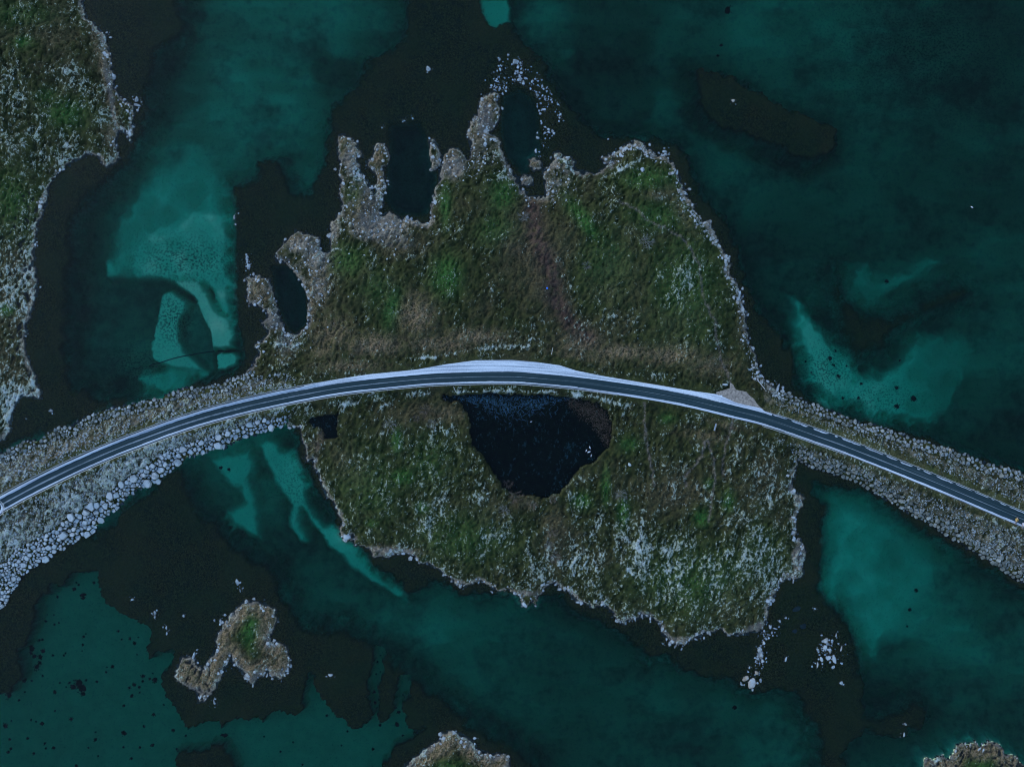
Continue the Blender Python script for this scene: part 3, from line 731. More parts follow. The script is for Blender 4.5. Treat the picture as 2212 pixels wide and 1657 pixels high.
lone(0, 1, [(310,460,14,16,0,'grey boulder at the headland shore above the narrow stream'),(355,825,11,10,0,'lone grey stone in the shallows below the stream'),
            (230,1248,13,10,0,'white stone at the waterline of the lower headland'),(2030,225,9,22,-10,'thin upright pale rock west of the spit'),
            (2040,285,12,12,0,'pale rock just below the thin rock west of the spit'),
            (2140,570,18,26,15,'topmost pale rock of the weedy shoal above the spit'),(2150,645,20,26,-10,'lower pale rock of the weedy shoal above the spit')], 'pale', '', None)
lone(0, 2, [(450,235,18,17,-10,'white rock alone in the cove above the left causeway'),(235,305,10,8,0,'tiny dull rock in the cove near the headland')], 'pale', '', None)
lone(3, 3, [(500,560,32,26),(492,618,26,22),(515,705,26,24,0,'round pale boulder at the foot of the southeast skerry'),(572,720,22,42,-8,'tall tan boulder on the right of the southeast skerry'),
            (457,720,15,24),(424,765,11,30,10,'narrow rock trailing below the southeast skerry'),(605,585,11,11),(583,510,9,20),(628,630,10,32,20),
            (425,635,14,12),(535,655,16,16)], 'shore', 'grey rock in the cluster of the southeast skerry', "southeast skerry rocks")
lone(3, 3, [(630,925,20,20,0,'pale rock alone south of the southeast skerry'),(150,360,9,14,0,'small white rock in the dark shallows off the southeast corner'),
            (100,390,14,16,0,'dull rock beside the small white rock off the southeast corner'),(150,720,9,24,10,'slim pale rock in the weed west of the southeast skerry'),
            (15,440,16,22,0,'white rock at the southeast tip of the island'),(58,455,26,10,15,'long white rock lying off the southeast tip'),
            (400,283,13,7,0,'flat pale fleck of rock above the southeast skerry'),
            (1182,1280,16,14,0,'upper pale rock on the weedy shoal at lower right'),(1170,1370,10,24,15,'lower slim rock on the weedy shoal at lower right')], 'pale', '', None)
lone(3, 3, [(310,440,36,26),(235,480,26,20),(240,290,44,24)], 'dark', 'dull sunken rock under the water off the southeast corner', "sunken rocks off the southeast corner")
lone(2, 3, [(2020,880,40,24,-42,'left half of the big paired boulders south of the island'),(2070,928,36,50,0,'largest tan boulder standing in the water south of the island'),
            (2110,835,22,20,0,'white boulder above the big paired boulders')], 'tanrock', '', None)
lone(2, 3, [(2135,640,18,22),(2150,690,22,26),(2165,735,16,18),(2175,580,14,18),(2050,790,12,14)], 'shore', 'low grey rock of the half drowned southern shoal', "half drowned shoal rocks")
lone(2, 3, [(1195,370,11,20,5,'upright white stone in the small southern cove'),(1655,535,11,16,0,'white stone just off the southern shore'),(1305,585,12,8,0,'small stone west of the southern point')], 'pale', '', None)
lone(0, 3, [(2055,55,16,30,-25,'pale leaning rock north of the small islet'),(2080,130,8,14,0,'small rock between the leaning rock and the islet'),
            (1910,390,14,32,-8,'tall white rock on the islet\'s west shore'),(1675,690,14,36,20,'tall white rock at the islet\'s western arm'),
            (1855,1090,9,28,-5,'slim white rock off the islet\'s southern tip'),(1345,320,14,20,0,'upper grey rock in the weed west of the islet'),
            (1345,355,12,14,0,'lower grey rock in the weed west of the islet'),(1443,450,9,22,0,'thin upper rock left of the islet\'s arm'),
            (1445,495,9,18,0,'thin lower rock left of the islet\'s arm'),(1595,345,13,15,0,'small rock cluster between the weed rocks and the islet'),
            (1150,205,15,10,0,'faint pale rock at the edge of the weed by the southern causeway')], 'pale', '', None)
lone(1, 3, [(645,855,26,16,-15,'pale cracked rock on the weed bed right of the islet'),(1890,1400,20,19,0,'squarish pale rock off the bottom islet'),
            (1890,1450,11,10,0,'small rock below the squarish rock off the bottom islet')], 'pale', '', None)
lone(3, 2, [(1522,568,14,18,20,'left of two pink pale boulders on the right causeway\'s far edge'),(1575,583,14,24,5,'right of two pink pale boulders on the right causeway\'s far edge')], 'tanrock', '', None)
lone(3, 2, [(85,40,16,40,12,'tall pointed pale rock where the right causeway leaves the island')], 'pale', '', None)
lone(2, 1, [(1965,880,18,26,15,'upper white boulder on the island\'s eastern shore'),(1950,925,15,22,10,'lower white boulder on the island\'s eastern shore')], 'pale', '', None)
lone(2, 0, [(1132,1470,24,22,30,'pale wedge shaped rock in green heath at the northeast bluff')], 'pale', '', None)
lone(2, 2, [(1842,10,26,10,10,'flat pale slab beside the brown gravel patch'),(1016,700,18,14,20,'pale outcrop in the heath right of the pond')], 'pale', '', None)
lone(1, 0, [(1980,1245,18,24,-10,'bright white rock on the neck of the northern point')], 'pale', '', None)
lone(1, 2, [(780,1325,40,26,-8,'white cracked slab at the island\'s western corner')], 'pale', '', None)
lone(2, 3, [(110,255,28,22,25,'white slab at the tip of the southern spur'),(28,155,18,16,0,'white block left of the southern spur')], 'pale', '', None)

# shoals rise under every rock that stands in the sea
rockbed = np.zeros_like(U)
for (u, v, rx, ry, rot, mt, lab, g) in LONE:
    r = max(rx, ry)
    m_ = (U > u-60) & (U < u+60) & (V > v-60) & (V < v+60)
    d_ = np.hypot(U[m_]-u, V[m_]-v)
    rockbed[m_] = np.maximum(rockbed[m_], np.exp(-(d_/(r+5))**2))
shoal = np.maximum.reduce([.8*blob(1122,165,22,14,30), .6*blob(1150,190,30,14,40), .7*blob(1640,1418,14,28,10), .65*blob(1785,1398,12,18), .5*blob(1180,238,20,40,-20)])
pebble = shoal.copy()

near = 1-np.exp(np.minimum(sd, 0)/13.0)
zsea = -(.12 + Dk*near) + (fbm(U/9, V/9, 3, 95)-.5)*.35*kelp*near
zsea = zsea*(1-rockbed) + np.maximum(zsea, -.38)*rockbed
zsea = zsea*(1-shoal) + np.maximum(zsea, -.08)*shoal
zsea = np.minimum(zsea, -.03)
tcoast = sstep(-1.5, 1.5, sd)
Z = np.where(psd > -14, h, zsea*(1-tcoast) + h*tcoast).astype(np.float32)
Z = np.where(inframe, Z, np.where(sd > 0, Z + 3*sstep(0, 900, sd), Z))

BAND_IN = [(620,900),(553,911),(487,936),(425,953),(362,978),(312,1013),(262,1046),(225,1076),(195,1096),(150,1118),(112,1148),(70,1171),(37,1188),(10,1218),(-40,1240)]
BAND_OUT = [(620,908),(616,918),(598,926),(568,934),(553,941),(525,946),(495,964),(470,967),(445,979),(405,990),(385,1002),(362,1022),(345,1040),(315,1052),(295,1062),
 (272,1077),(267,1087),(252,1100),(227,1117),(217,1134),(195,1152),(175,1162),(157,1175),(130,1190),(110,1200),(85,1217),(65,1230),(45,1247),(46,1254),(32,1272),(10,1310),(-40,1335)]
BAND = BAND_IN + BAND_OUT[::-1]

# ------------------------------------------------------------------ what grows where (masks, 0..1)
def lineblob(pts, w):
    P = np.array(pts); u0, v0 = P.min(0)-6*w; u1, v1 = P.max(0)+6*w
    m_ = (U > u0) & (U < u1) & (V > v0) & (V < v1)
    A = np.zeros_like(U)
    A[m_] = np.exp(-1.2*(dist_line(pts, U[m_]+(vnoise(U[m_]/9, V[m_]/9, 12)-.5)*5, V[m_]+(vnoise(U[m_]/9, V[m_]/9, 13)-.5)*5)/w)**2)
    return A
green = np.zeros_like(U); tan = np.zeros_like(U); heath = np.zeros_like(U); red = np.zeros_like(U); trail = np.zeros_like(U)
for (u, v, a, b, r, val) in [(965,599,36,45,0,1),(850,667,18,48,12,1),(1258,478,62,17,55,1),(1326,541,18,12,0,.6),(768,425,20,30,0,.55),(963,445,14,45,0,.8),
  (1085,425,34,40,0,.8),(750,565,46,34,0,.7),(1400,388,70,28,0,.7),(820,625,40,40,0,.4),(1075,500,50,40,0,.5),(1480,620,90,140,0,.45),(1420,470,70,40,0,.6),(1310,570,70,90,0,.4),
  (860,953,14,30,0,.9),(872,1028,28,20,0,.9),(913,1093,16,14,0,.8),(803,1128,18,12,0,.7),(1256,1078,22,18,0,.9),(1306,1048,10,40,0,.9),(1343,1103,14,34,0,.9),
  (1511,1115,18,20,0,1),(1568,1080,13,24,0,.9),(1356,958,22,18,0,.7),(1438,903,20,12,0,.7),(1528,1043,14,14,0,.6),(800,1050,80,90,0,.35),(1000,1160,120,60,0,.4),
  (1500,1250,140,80,0,.45),(62,100,22,14,0,.9),(150,250,44,32,0,.7),(115,215,26,20,0,.5),(60,40,80,30,0,.4),(30,430,50,80,0,.5),(15,670,20,15,0,.9),(545,1360,22,40,0,1),
  (970,1650,40,14,0,.6),(2120,1650,40,14,0,.6),(1210,345,8,10,0,.3),(930,1000,60,60,0,.35),(1640,1200,60,80,0,.3)]:
    green = np.maximum(green, val*blob(u, v, a, b, r))
for (u, v, a, b, r, val) in [(903,684,40,40,0,.95),(813,746,60,24,0,1),(720,720,50,40,0,.6),(960,745,70,22,0,.7),(1250,745,60,24,0,.6),(760,790,80,14,0,.6),(1028,728,70,18,0,.85),(930,740,60,20,0,.55),(640,519,26,14,0,.8),(560,634,28,26,0,.9),(1343,761,60,16,0,.95),
  (1443,769,70,22,0,.8),(1531,789,56,24,0,.6),(1168,434,24,8,0,.8),(1418,426,26,12,0,.5),(975,350,18,26,0,.8),(1050,240,20,40,20,1),(690,600,20,70,0,.6),(850,480,60,16,0,.6),(780,450,20,40,0,.6),(1040,292,22,10,0,.9),(1088,340,6,30,-20,.9),
  (818,340,12,26,0,.9),(821,385,7,28,0,1),(745,305,12,14,0,.7),(750,335,14,12,0,.7),(850,1186,60,8,4,.9),(1726,1208,11,30,0,.9),(1640,1353,30,9,-15,.8),(1568,918,40,9,15,.5),
  (1140,390,14,12,0,1),(1155,352,14,12,0,.9),(800,470,18,30,0,.6),(850,470,14,10,0,.9),(675,640,7,70,0,.8),(605,690,16,20,40,.9),(1505,420,8,30,0,.4),
  (1300,362,40,10,-20,.4),(1470,460,14,60,-30,.35),(1600,690,10,60,0,.3),(1065,790,10,1,0,0),(1250,770,80,10,10,.45),(230,170,10,120,-14,.75),(240,290,12,30,0,.8),
  (905,640,30,12,0,.4),(700,760,40,18,0,.4),(750,790,60,10,0,.4),(2100,970,130,10,22,.35),(1990,960,60,8,22,.3),(200,950,200,8,-23,.35),(620,770,30,20,0,.3),
  (1520,940,60,14,10,.4),(690,960,10,40,20,.6),(960,895,60,20,0,.35)]:
    tan = np.maximum(tan, val*blob(u, v, a, b, r))
for k_ in (6, 7, 8): tan = np.maximum(tan, .85*sstep(-2, 6, SDs[k_])*(1-sstep(16, 40, SDs[k_])))
red = np.maximum(lineblob([(1150,440),(1150,480),(1163,530),(1190,590),(1200,650),(1228,700),(1270,730)], 24), .6*blob(1120,520,60,40))
heath = np.maximum.reduce([.9*blob(1160,560,90,130), .7*blob(820,480,90,60), .8*blob(700,600,60,80), .8*blob(870,530,70,30), .6*blob(1370,700,160,60), .6*blob(920,890,80,30), .55*blob(770,1010,80,80),
  .6*blob(1450,1060,120,60), 1.2*blob(1195,1160,24,75), 1.2*blob(1130,1085,40,16), .5*blob(1580,1300,90,50), .8*blob(1335,1068,24,20), .6*blob(1330,600,120,110), .7*blob(30,690,60,200), .5*blob(130,60,120,60), .5*blob(1650,1050,50,90), .6*blob(1070,1110,50,40)])
heath = np.clip(heath + np.where((U > 1230) & (V < 900), .02, .07) + .3*(fbm(U/90, V/90, 3, 46)-.5), 0, 1)
for T in [[(1336,441),(1368,454),(1393,479),(1426,494),(1456,509),(1476,521),(1491,549),(1506,574),(1510,614),(1516,644),(1531,679),(1543,701),(1540,721),(1548,746),(1553,776),(1568,804),(1572,828)],
  [(1388,868),(1390,898),(1392,948),(1398,978),(1405,1008),(1407,1046)], [(1518,953),(1511,983),(1491,1008),(1476,1028),(1478,1048)],
  [(1524,950),(1528,968),(1538,998),(1540,1041),(1532,1073),(1527,1123)], [(1578,903),(1571,938),(1563,958),(1556,993),(1556,1023)]]:
    trail = np.maximum(trail, np.minimum(1, 1.3*lineblob(T, 2.2)))

snow = np.select([owner == 0, owner == 1, owner == 2, owner == 3, owner == 4, owner >= 6], [.29, .20, .26, .40, .24, .22], .3).astype(np.float32)
snow = np.where(owner == 3, np.where(north, .29, .43), snow)
snow = np.where(owner == 4, np.where(north, .27, .30), snow)
# ownership flips softly between causeway and island
snow += .16*(fbm(U/40, V/55, 3, 44)-.5)*2
rdg = 1-np.abs(2*fbm((U+.25*V)/20, V/70, 3, 45)-1)
snow += np.where(owner == 2, .30, .14)*(rdg-.80)*sstep(10, 40, sd)
for (u, v, a, b, r, val) in [(1500,1240,230,130,0,.10),(1240,1200,70,80,0,.10),(1180,1220,40,40,0,.18),(1386,1170,22,75,0,.17),(1640,1180,60,120,0,.08),(60,640,80,230,0,.05),(100,330,110,80,20,.10),(30,880,60,70,0,.2),
  (1418,814,46,14,8,.34),(753,873,28,7,0,.35),(898,851,46,8,-3,.28),(753,481,26,12,0,.16),(808,565,12,24,0,.35),(830,520,30,24,0,.14),(610,790,40,24,0,.2),(640,840,60,14,0,.2),(1090,370,14,20,40,.25),
  (1060,340,26,20,0,.1),(1480,610,40,50,0,.12),(1300,690,60,40,0,.12),(1700,1000,30,24,0,.1),(800,400,16,40,-30,.35),(770,380,12,20,0,.3),(60,1180,140,50,-25,.12),(250,1040,160,30,-25,.1),(1000,1130,130,60,0,.06),(890,1060,150,60,0,.03),
  (985,430,10,16,0,-.1),(1090,430,50,40,0,-.08),(1343,761,70,20,0,-.12),(820,746,70,22,0,-.1),(1160,560,60,110,0,-.12),(1511,1115,20,24,0,-.2),(1350,960,80,50,0,-.1),(1400,1250,0.1,0.1,0,0),(1200,1150,26,80,0,-.16),(940,890,60,20,0,-.12),(1480,950,90,40,0,-.08),(60,80,130,60,0,-.08),(160,260,60,40,0,-.1),(40,420,60,60,0,-.05),(545,1360,30,50,0,-.04)]:
    snow += val*blob(u, v, a, b, r)
for pts, w, val in [([(1338,370),(1360,357),(1383,347)],4.5,.6),([(1306,384),(1323,376)],4,.5),([(1204,338),(1222,352),(1238,372)],8,.5),([(953,496),(933,519),(915,546),(890,559),(873,559)],4,.45),
  ([(715,540),(750,538),(788,537),(800,552)],4,.35),([(595,744),(623,751),(658,744)],5,.45),([(890,776),(953,772),(1010,757),(1060,751),(1141,749)],6,.45),([(983,846),(1106,845),(1200,847)],3,.4),
  ([(1231,850),(1300,862),(1356,877)],7,.42),([(1351,1223),(1371,1243)],4,.5),([(1138,760),(1142,745),(1146,730)],3,.4),([(1395,790),(1386,806)],3,.4),([(248,270),(255,262),(253,245)],2.5,.4),
  ([(790,372),(803,392),(812,410)],6,.45),([(828,880),(845,870)],5,.3),([(960,835),(1100,838)],3,.15),([(1075,378),(1090,392)],4,.4),([(1560,760),(1552,735)],3,.2)]:
    snow += .62*val*lineblob(pts, w)
shoredist = np.maximum(sd, 0)
rw_ = np.clip(2.6*(fbm(U/45, V/45, 3, 15)-.22), .35, 1.7)
rock = np.exp(-shoredist/(np.where(owner <= 2, 8, 13)*rw_)) * (sd > -8)
rock = np.maximum.reduce([rock, .8*blob(760,350,24,50), .85*blob(820,490,80,46), .8*blob(980,360,36,40), .8*blob(1045,260,30,60), .7*blob(650,530,40,30), .7*blob(600,690,50,40), .6*blob(720,500,30,40), .6*blob(1200,360,40,16), .7*blob(690,560,50,50), .55*blob(620,740,40,40), .5*blob(1230,372,60,8), np.where(owner == 3, .42, 0), np.where(owner == 4, .40, 0), .45*low])
rock = np.maximum.reduce([rock, .5*blob(860,520,60,40), .5*blob(690,620,40,60), .85*blob(1722,1075,13,34), .95*blob(1722,1205,17,38), .9*blob(1640,1352,40,13,-12), .9*blob(850,1190,70,11,5), .8*blob(1480,1383,60,13), .8*blob(1535,495,12,70,-32), .75*blob(1600,640,9,80,-8), .8*blob(1400,325,60,12,25), .7*blob(240,200,9,150,-10), .7*blob(1110,1280,80,10)])
rock *= (1-.6*green)
snow += .10*np.exp(-shoredist/10)
snow = np.clip(snow, 0, .97)
verge = np.clip(1-(dr-hw)/14, 0, 1)*(cau > isl)
rock = rock*(1-.8*verge); tan = np.maximum(tan, .35*verge*(fbm(U/30, V/30, 2, 66)+.2)); green = np.maximum(green, .4*verge*fbm(U/24, V/24, 2, 67))
snow = np.where(flatg > .2, .1, snow)
# between the boulders of the causeway feet the ground is kept dark, with little snow
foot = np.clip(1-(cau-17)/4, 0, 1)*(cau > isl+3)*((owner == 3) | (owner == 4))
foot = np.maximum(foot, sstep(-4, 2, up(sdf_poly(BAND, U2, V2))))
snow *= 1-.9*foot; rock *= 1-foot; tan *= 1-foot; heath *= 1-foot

# ------------------------------------------------------------------ split the ground sheet into sea bed, islands, causeways
ny, nx = Z.shape
co = np.stack([X, Y, Z.astype(np.float64)], -1)
gy, gx = np.gradient(Z.astype(np.float64), ys, xs)
nrm = np.stack([-gx, -gy, np.ones_like(gx)], -1); nrm /= np.linalg.norm(nrm, axis=-1, keepdims=True)
idx = np.arange(ny*nx).reshape(ny, nx)
quads = np.stack([idx[:-1, :-1], idx[:-1, 1:], idx[1:, 1:], idx[1:, :-1]], -1).reshape(-1, 4)
zq = (Z[:-1, :-1]+Z[:-1, 1:]+Z[1:, 1:]+Z[1:, :-1]).ravel()/4
oq = owner[:-1, :-1].ravel()
under = zq < -.22
cof = co.reshape(-1, 3); nf = nrm.reshape(-1, 3)
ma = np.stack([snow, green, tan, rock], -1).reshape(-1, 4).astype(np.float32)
mb = np.stack([heath, trail, mic, red], -1).reshape(-1, 4).astype(np.float32)
mc = np.stack([kelp, mud, spots, clean], -1).reshape(-1, 4).astype(np.float32)

def ground_piece(name, sel, mat, attrs):
    q = quads[sel]
    used, inv = np.unique(q.ravel(), return_inverse=True)
    me = quick_mesh(name, cof[used], inv.reshape(-1, 4), mat, True, 4)
    for an, arr in attrs:
        a = me.attributes.new(an, 'FLOAT_COLOR', 'POINT'); a.data.foreach_set('color', arr[used].ravel())
    me.normals_split_custom_set_from_vertices(nf[used].tolist())
    return tag(link(name, me), kind='structure')
o = ground_piece('sea_bed', under, M['bed'], [('mc', mc)])
o['label'] = 'pale sand and dark brown weed beds under the water'
for nm, ids, lab in [('headland', (0,), 'heath covered headland with thin snow at the left edge'),
                     ('island', (1, 2), 'green and brown heath island with thin snow in the middle'),
                     ('causeway', (3,), 'stone causeway slope on the left below the road'), ('causeway', (4,), 'stone causeway slope on the right below the road'),
                     ('mainland', (5,), 'low heath land beyond the right causeway'),
                     ('islet', (6,), 'small rocky islet with a green crown at lower left'), ('islet', (7,), 'rocky islet cut by the bottom edge'), ('islet', (8,), 'rocky islet in the lower right corner'),
                     ('skerry', (9,), 'gravel skerry in the northern bay'), ('skerry', (10,), 'tan skerry between the northern point and the bluff'), ('skerry', (11,), 'low skerry beside the bluff')]:
    sel = ~under & np.isin(oq, ids)
    if sel.any():
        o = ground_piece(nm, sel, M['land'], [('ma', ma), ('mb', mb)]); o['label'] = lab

zinterp_x, zinterp_y = xs, ys
def ground_z(x, y):
    i = min(max(int(np.searchsorted(xs, x))-1, 0), nx-2); j = min(max(int(np.searchsorted(ys, y))-1, 0), ny-2)
    fx = (x-xs[i])/(xs[i+1]-xs[i]); fy = (y-ys[j])/(ys[j+1]-ys[j])
    return float((Z[j, i]*(1-fx)+Z[j, i+1]*fx)*(1-fy) + (Z[j+1, i]*(1-fx)+Z[j+1, i+1]*fx)*fy)
def field_at(F, u, v):
    x, y = (u-CU)*S, (CV-v)*S
    i = min(max(int(np.searchsorted(xs, x)), 0), nx-1); j = min(max(int(np.searchsorted(ys, y)), 0), ny-1)
    return float(F[j, i])
def Wg(u, v):
    """map unit -> world point on the ground as the photograph shows it"""
    z = 0.0
    for _ in range(3):
        x, y, _z = W(u, v, z); z = max(ground_z(x, y), -6)
    return x, y, z

# ------------------------------------------------------------------ water
def box_mesh(name, x0, x1, y0, y1, z0, z1, mat):
    vv = [(x0,y0,z0),(x1,y0,z0),(x1,y1,z0),(x0,y1,z0),(x0,y0,z1),(x1,y0,z1),(x1,y1,z1),(x0,y1,z1)]
    ff = [(3,2,1,0),(4,5,6,7),(0,1,5,4),(1,2,6,5),(2,3,7,6),(3,0,4,7)]
    return mesh_obj(name, vv, ff, mat)
sea = box_mesh('sea', -2500, 2500, -2500, 2500, -14, 0.0, M['sea'])
tag(sea, 'dark teal sea water around the islands', kind='structure')

def sheet(name, poly, z, mat, grow=4.0):
    P = np.array(poly); c = P.mean(0)
    n = len(P); out = []
    area = sum(P[i][0]*P[(i+1) % n][1]-P[(i+1) % n][0]*P[i][1] for i in range(n))
    sgn = 1 if area > 0 else -1
    for i in range(n):
        a, b = P[i-1], P[(i+1) % n]; d = b-a; L = np.hypot(*d)+1e-6
        out.append(P[i] + grow*sgn*np.array([d[1], -d[0]])/L)
    bm = bmesh.new()
    f = bm.faces.new([bm.verts.new(W(u, v, z)) for u, v in out])
    bmesh.ops.triangulate(bm, faces=[f]); bmesh.ops.recalc_face_normals(bm, faces=bm.faces)
    for f in bm.faces:
        if f.normal.z < 0: f.normal_flip()
    me = bpy.data.meshes.new(name); bm.to_mesh(me); bm.free(); me.materials.append(mat)
    return link(name, me)
tag(sheet('pond', POND, ZP, M['pond']), 'dark still pond south of the road bend', kind='structure')
tag(sheet('pool', POOL, ZP, M['pond'], 3), 'small dark pool beside the left end of the island', kind='structure')

# ------------------------------------------------------------------ road
cl = catmull([E0]+ROAD+[E1], 2.6)
cl = cl[(cl[:, 0] > -620) & (cl[:, 0] < 2800)]
tg = np.gradient(cl, axis=0); tg /= np.linalg.norm(tg, axis=1, keepdims=True)
nl = np.stack([tg[:, 1], -tg[:, 0]], 1)          # points to the north side (smaller v)
arc = np.concatenate([[0], np.cumsum(np.hypot(*np.diff(cl, axis=0).T))])*S

def ribbon(name, offs, z, mat, sel=None, thick=0.0, parent=None, taper=None):
    """offs: list of arrays/numbers, lateral offsets (map units, north positive)"""
    ii = np.arange(len(cl)) if sel is None else np.where((cl[:, 0] >= sel[0]) & (cl[:, 0] <= sel[1]))[0]
    m = len(offs); co_, uv_ = [], []
    for i in ii:
        for j, o_ in enumerate(offs):
            o_ = o_[i] if hasattr(o_, '__len__') else o_
            p = cl[i] + nl[i]*o_
            zz = z[j] if isinstance(z, (list, tuple)) else z
            co_.append(W(p[0], p[1], zz)); uv_.append((arc[i], o_*S))
    q = []
    for a in range(len(ii)-1):
        for j in range(m-1):
            q.append((a*m+j+1, a*m+j, (a+1)*m+j, (a+1)*m+j+1))
    q = np.array(q)[:, ::-1]
    me = quick_mesh(name, np.array(co_), q, mat, False, 4)
    uvl = me.uv_layers.new(name='along')
    uvl.data.foreach_set('uv', np.array(uv_, np.float32)[q.ravel()].ravel())
    o = link(name, me, parent)
    return o

kk = np.arange(len(cl))
def wob(seed, f1=.02, f2=.13, a1=1.0, a2=.6):
    return a1*(2*vnoise(kk*f1*2.6, kk*0+seed, seed)-1) + a2*(2*vnoise(kk*f2*2.6, kk*0+seed*3, seed+1)-1)
N_ASP = np.where(cl[:, 0] > 1640, 15.5, 18.8); S_ASP = np.where(cl[:, 0] > 1700, 16.0, 15.0)
rd = ribbon('road', [N_ASP, 9.0, 0.0, -9.0, -S_ASP], [ZR-.03, ZR, ZR+.03, ZR, ZR-.03], M['asphalt'])
tag(rd, 'narrow dark wet asphalt road curving across the causeways', kind='structure')
base = ribbon('road_shoulder', [N_ASP+4.5, N_ASP-.4, -S_ASP+.4, -S_ASP-4.5], [ZR-.35, ZR-.05, ZR-.05, ZR-.35], simple('shoulder_gravel', (.16, .14, .115), .95, .4, 3))
tag(base, 'gravel shoulder under the road edges', kind='structure')

uu = cl[:, 0]
outerN = np.minimum(N_ASP-.4-np.where(uu < 640, 1.5, 0), 17.4) + .4*wob(3)
innerN = 10.9 + .7*wob(5) + np.where(uu < 500, .4, 0)
# left: clean strip; right: broken patches
for a, b in [(-620, 1664)]:
    tag(ribbon('snow_strip', [outerN, (outerN+innerN)/2, innerN], [ZR+.0, ZR+.045, ZR+.012], M['snow'], (a, b), parent=rd), 'packed snow along the north edge')
patches = []
x = 1664.0
rr = random.Random(5)
while x < 2760:
    L = rr.uniform(10, 46); patches.append((x, x+L)); x += L + rr.uniform(2, 9)
for a, b in patches:
    fade = np.clip(np.minimum(uu-a, b-uu)/5.0, 0.05, 1)
    o1 = 14.4+.5*wob(7); w_ = (2.2+1.3*np.abs(wob(int(a) % 50+2)))*fade*(.5+.4*(a < 2050))
    ribbon('snow_strip', [o1, o1-w_/2, o1-w_], [ZR, ZR+.035, ZR+.012], M['snow'], (a, b), parent=rd)
outerS = -(S_ASP-.9-np.where((uu < 1340), .5, 0)) + .25*wob(11); innerS = -(10.0 + np.where(uu > 1250, 1.2, 0)) + .5*wob(13)
extra = np.interp(uu, [1200, 1300, 1620, 1700], [0, 1.6, 1.6, 0])
ribbon('snow_strip', [innerS, (innerS+outerS)/2, outerS-extra], [ZR+.012, ZR+.045, ZR-.03], M['snow'], parent=rd)['label'] = 'packed snow along the south edge'
cw = np.interp(uu, [-620, 500, 700, 900, 1100, 1250, 1700, 1780, 2050, 2200, 2800], [1.5, 1.5, 1.0, .6, .5, .25, .2, .75, .75, .35, .3])*(1+.3*wob(17))
ribbon('centre_snow', [np.abs(cw), 0*cw, -np.abs(cw)], [ZR+.036, ZR+.05, ZR+.036], M['rim'], parent=rd)['label'] = 'thin line of old snow between the wheel tracks'

lo = lay_off(uu)
sel = (660, 1556)
lay = ribbon('lay_by', [lo, lo*.67+10.6*.33, lo*.33+10.6*.67, np.full(len(uu), 10.6)+.3*wob(19)], [ZR-.02, ZR+.055, ZR+.06, ZR+.055], M['lay'], sel)
tag(lay, 'snow covered lay-by with wheel streaks north of the bend', kind='structure')
bm = bmesh.new()
f = bm.faces.new([bm.verts.new(W(u, v, ZR+.01)) for u, v in GRAVEL]); bmesh.ops.triangulate(bm, faces=[f])
for f in bm.faces:
    if f.normal.z < 0: f.normal_flip()
me = bpy.data.meshes.new('gravel_patch'); bm.to_mesh(me); bm.free(); me.materials.append(M['gravel'])
tag(link('gravel_patch', me), 'brown gravel pull-off beside the road near the right causeway', kind='structure')
gs = [(x*.767, y*.767) for x, y in [(1990,1113),(2016,1110),(2040,1119),(2070,1133),(2100,1141),(2130,1147),(2143,1150),(2160,1163),(2128,1156),(2095,1149),(2060,1140),(2020,1130),(1990,1121)]]
bm = bmesh.new()
f = bm.faces.new([bm.verts.new(W(u, v, ZR+.03)) for u, v in gs]); bmesh.ops.triangulate(bm, faces=[f])
for f in bm.faces:
    if f.normal.z < 0: f.normal_flip()
me = bpy.data.meshes.new('snow_sheet'); bm.to_mesh(me); bm.free()
uvl = me.uv_layers.new(name='along')
for lp in me.loops:
    c_ = me.vertices[lp.vertex_index].co; uvl.data[lp.index].uv = (c_.x*.95-c_.y*.3, c_.y*.95+c_.x*.3)
me.materials.append(M['snow'])
o = link('snow_sheet', me, rd); o['label'] = 'tyre marked snow in front of the gravel patch'

# ------------------------------------------------------------------ guard rails
PROF = [(-.035, .45), (.075, .49), (.075, .57), (.0, .60), (.075, .63), (.075, .71), (-.035, .75), (-.035, .45)]
def guard_rail(label, off, a, b):
    ii = np.where((uu >= a) & (uu <= b))[0][::3]
    p0 = W(*(cl[ii[0]]+nl[ii[0]]*off), ZR)
    root = empty('guard_rail', (p0[0], p0[1], ZR-.12)); tag(root, label, 'guard rail', 'guard rails of the causeway road')
    sg = 1 if off > 0 else -1
    co_, q = [], []
    for k_, i in enumerate(ii):
        c_ = cl[i]+nl[i]*off
        for (d, hz) in PROF:
            p = c_ - nl[i]*sg*d/S
            w_ = W(p[0], p[1], ZR-.1+hz); co_.append((w_[0]-p0[0], w_[1]-p0[1], w_[2]-ZR+.12))
        if k_:
            m = len(PROF)
            for j in range(m-1): q.append(((k_-1)*m+j, (k_-1)*m+j+1, k_*m+j+1, k_*m+j))
    link('rail', quick_mesh('rail', np.array(co_), np.array(q), M['steel'], False, 4), root)
    pv = [(sx*.05, sy*.06, z) for z in (-.25, .72) for sx, sy in ((-1,-1),(1,-1),(1,1),(-1,1))]
    pf = [(3,2,1,0),(4,5,6,7),(0,1,5,4),(1,2,6,5),(2,3,7,6),(3,0,4,7)]
    pm = bpy.data.meshes.new('post'); pm.from_pydata(pv, [], pf); pm.materials.append(M['post'])
    step = max(1, int(38/(2.6*3)))
    for i in ii[1:-1:step]:
        c_ = cl[i]+nl[i]*(off+sg*1.2); w_ = W(c_[0], c_[1], ZR)
        o = link('post', pm, root); o.location = (w_[0]-p0[0], w_[1]-p0[1], .02); o.rotation_euler.z = math.atan2(-tg[i][1], tg[i][0])
guard_rail('steel guard rail on the north side of the left causeway', 20.2, -330, 690)
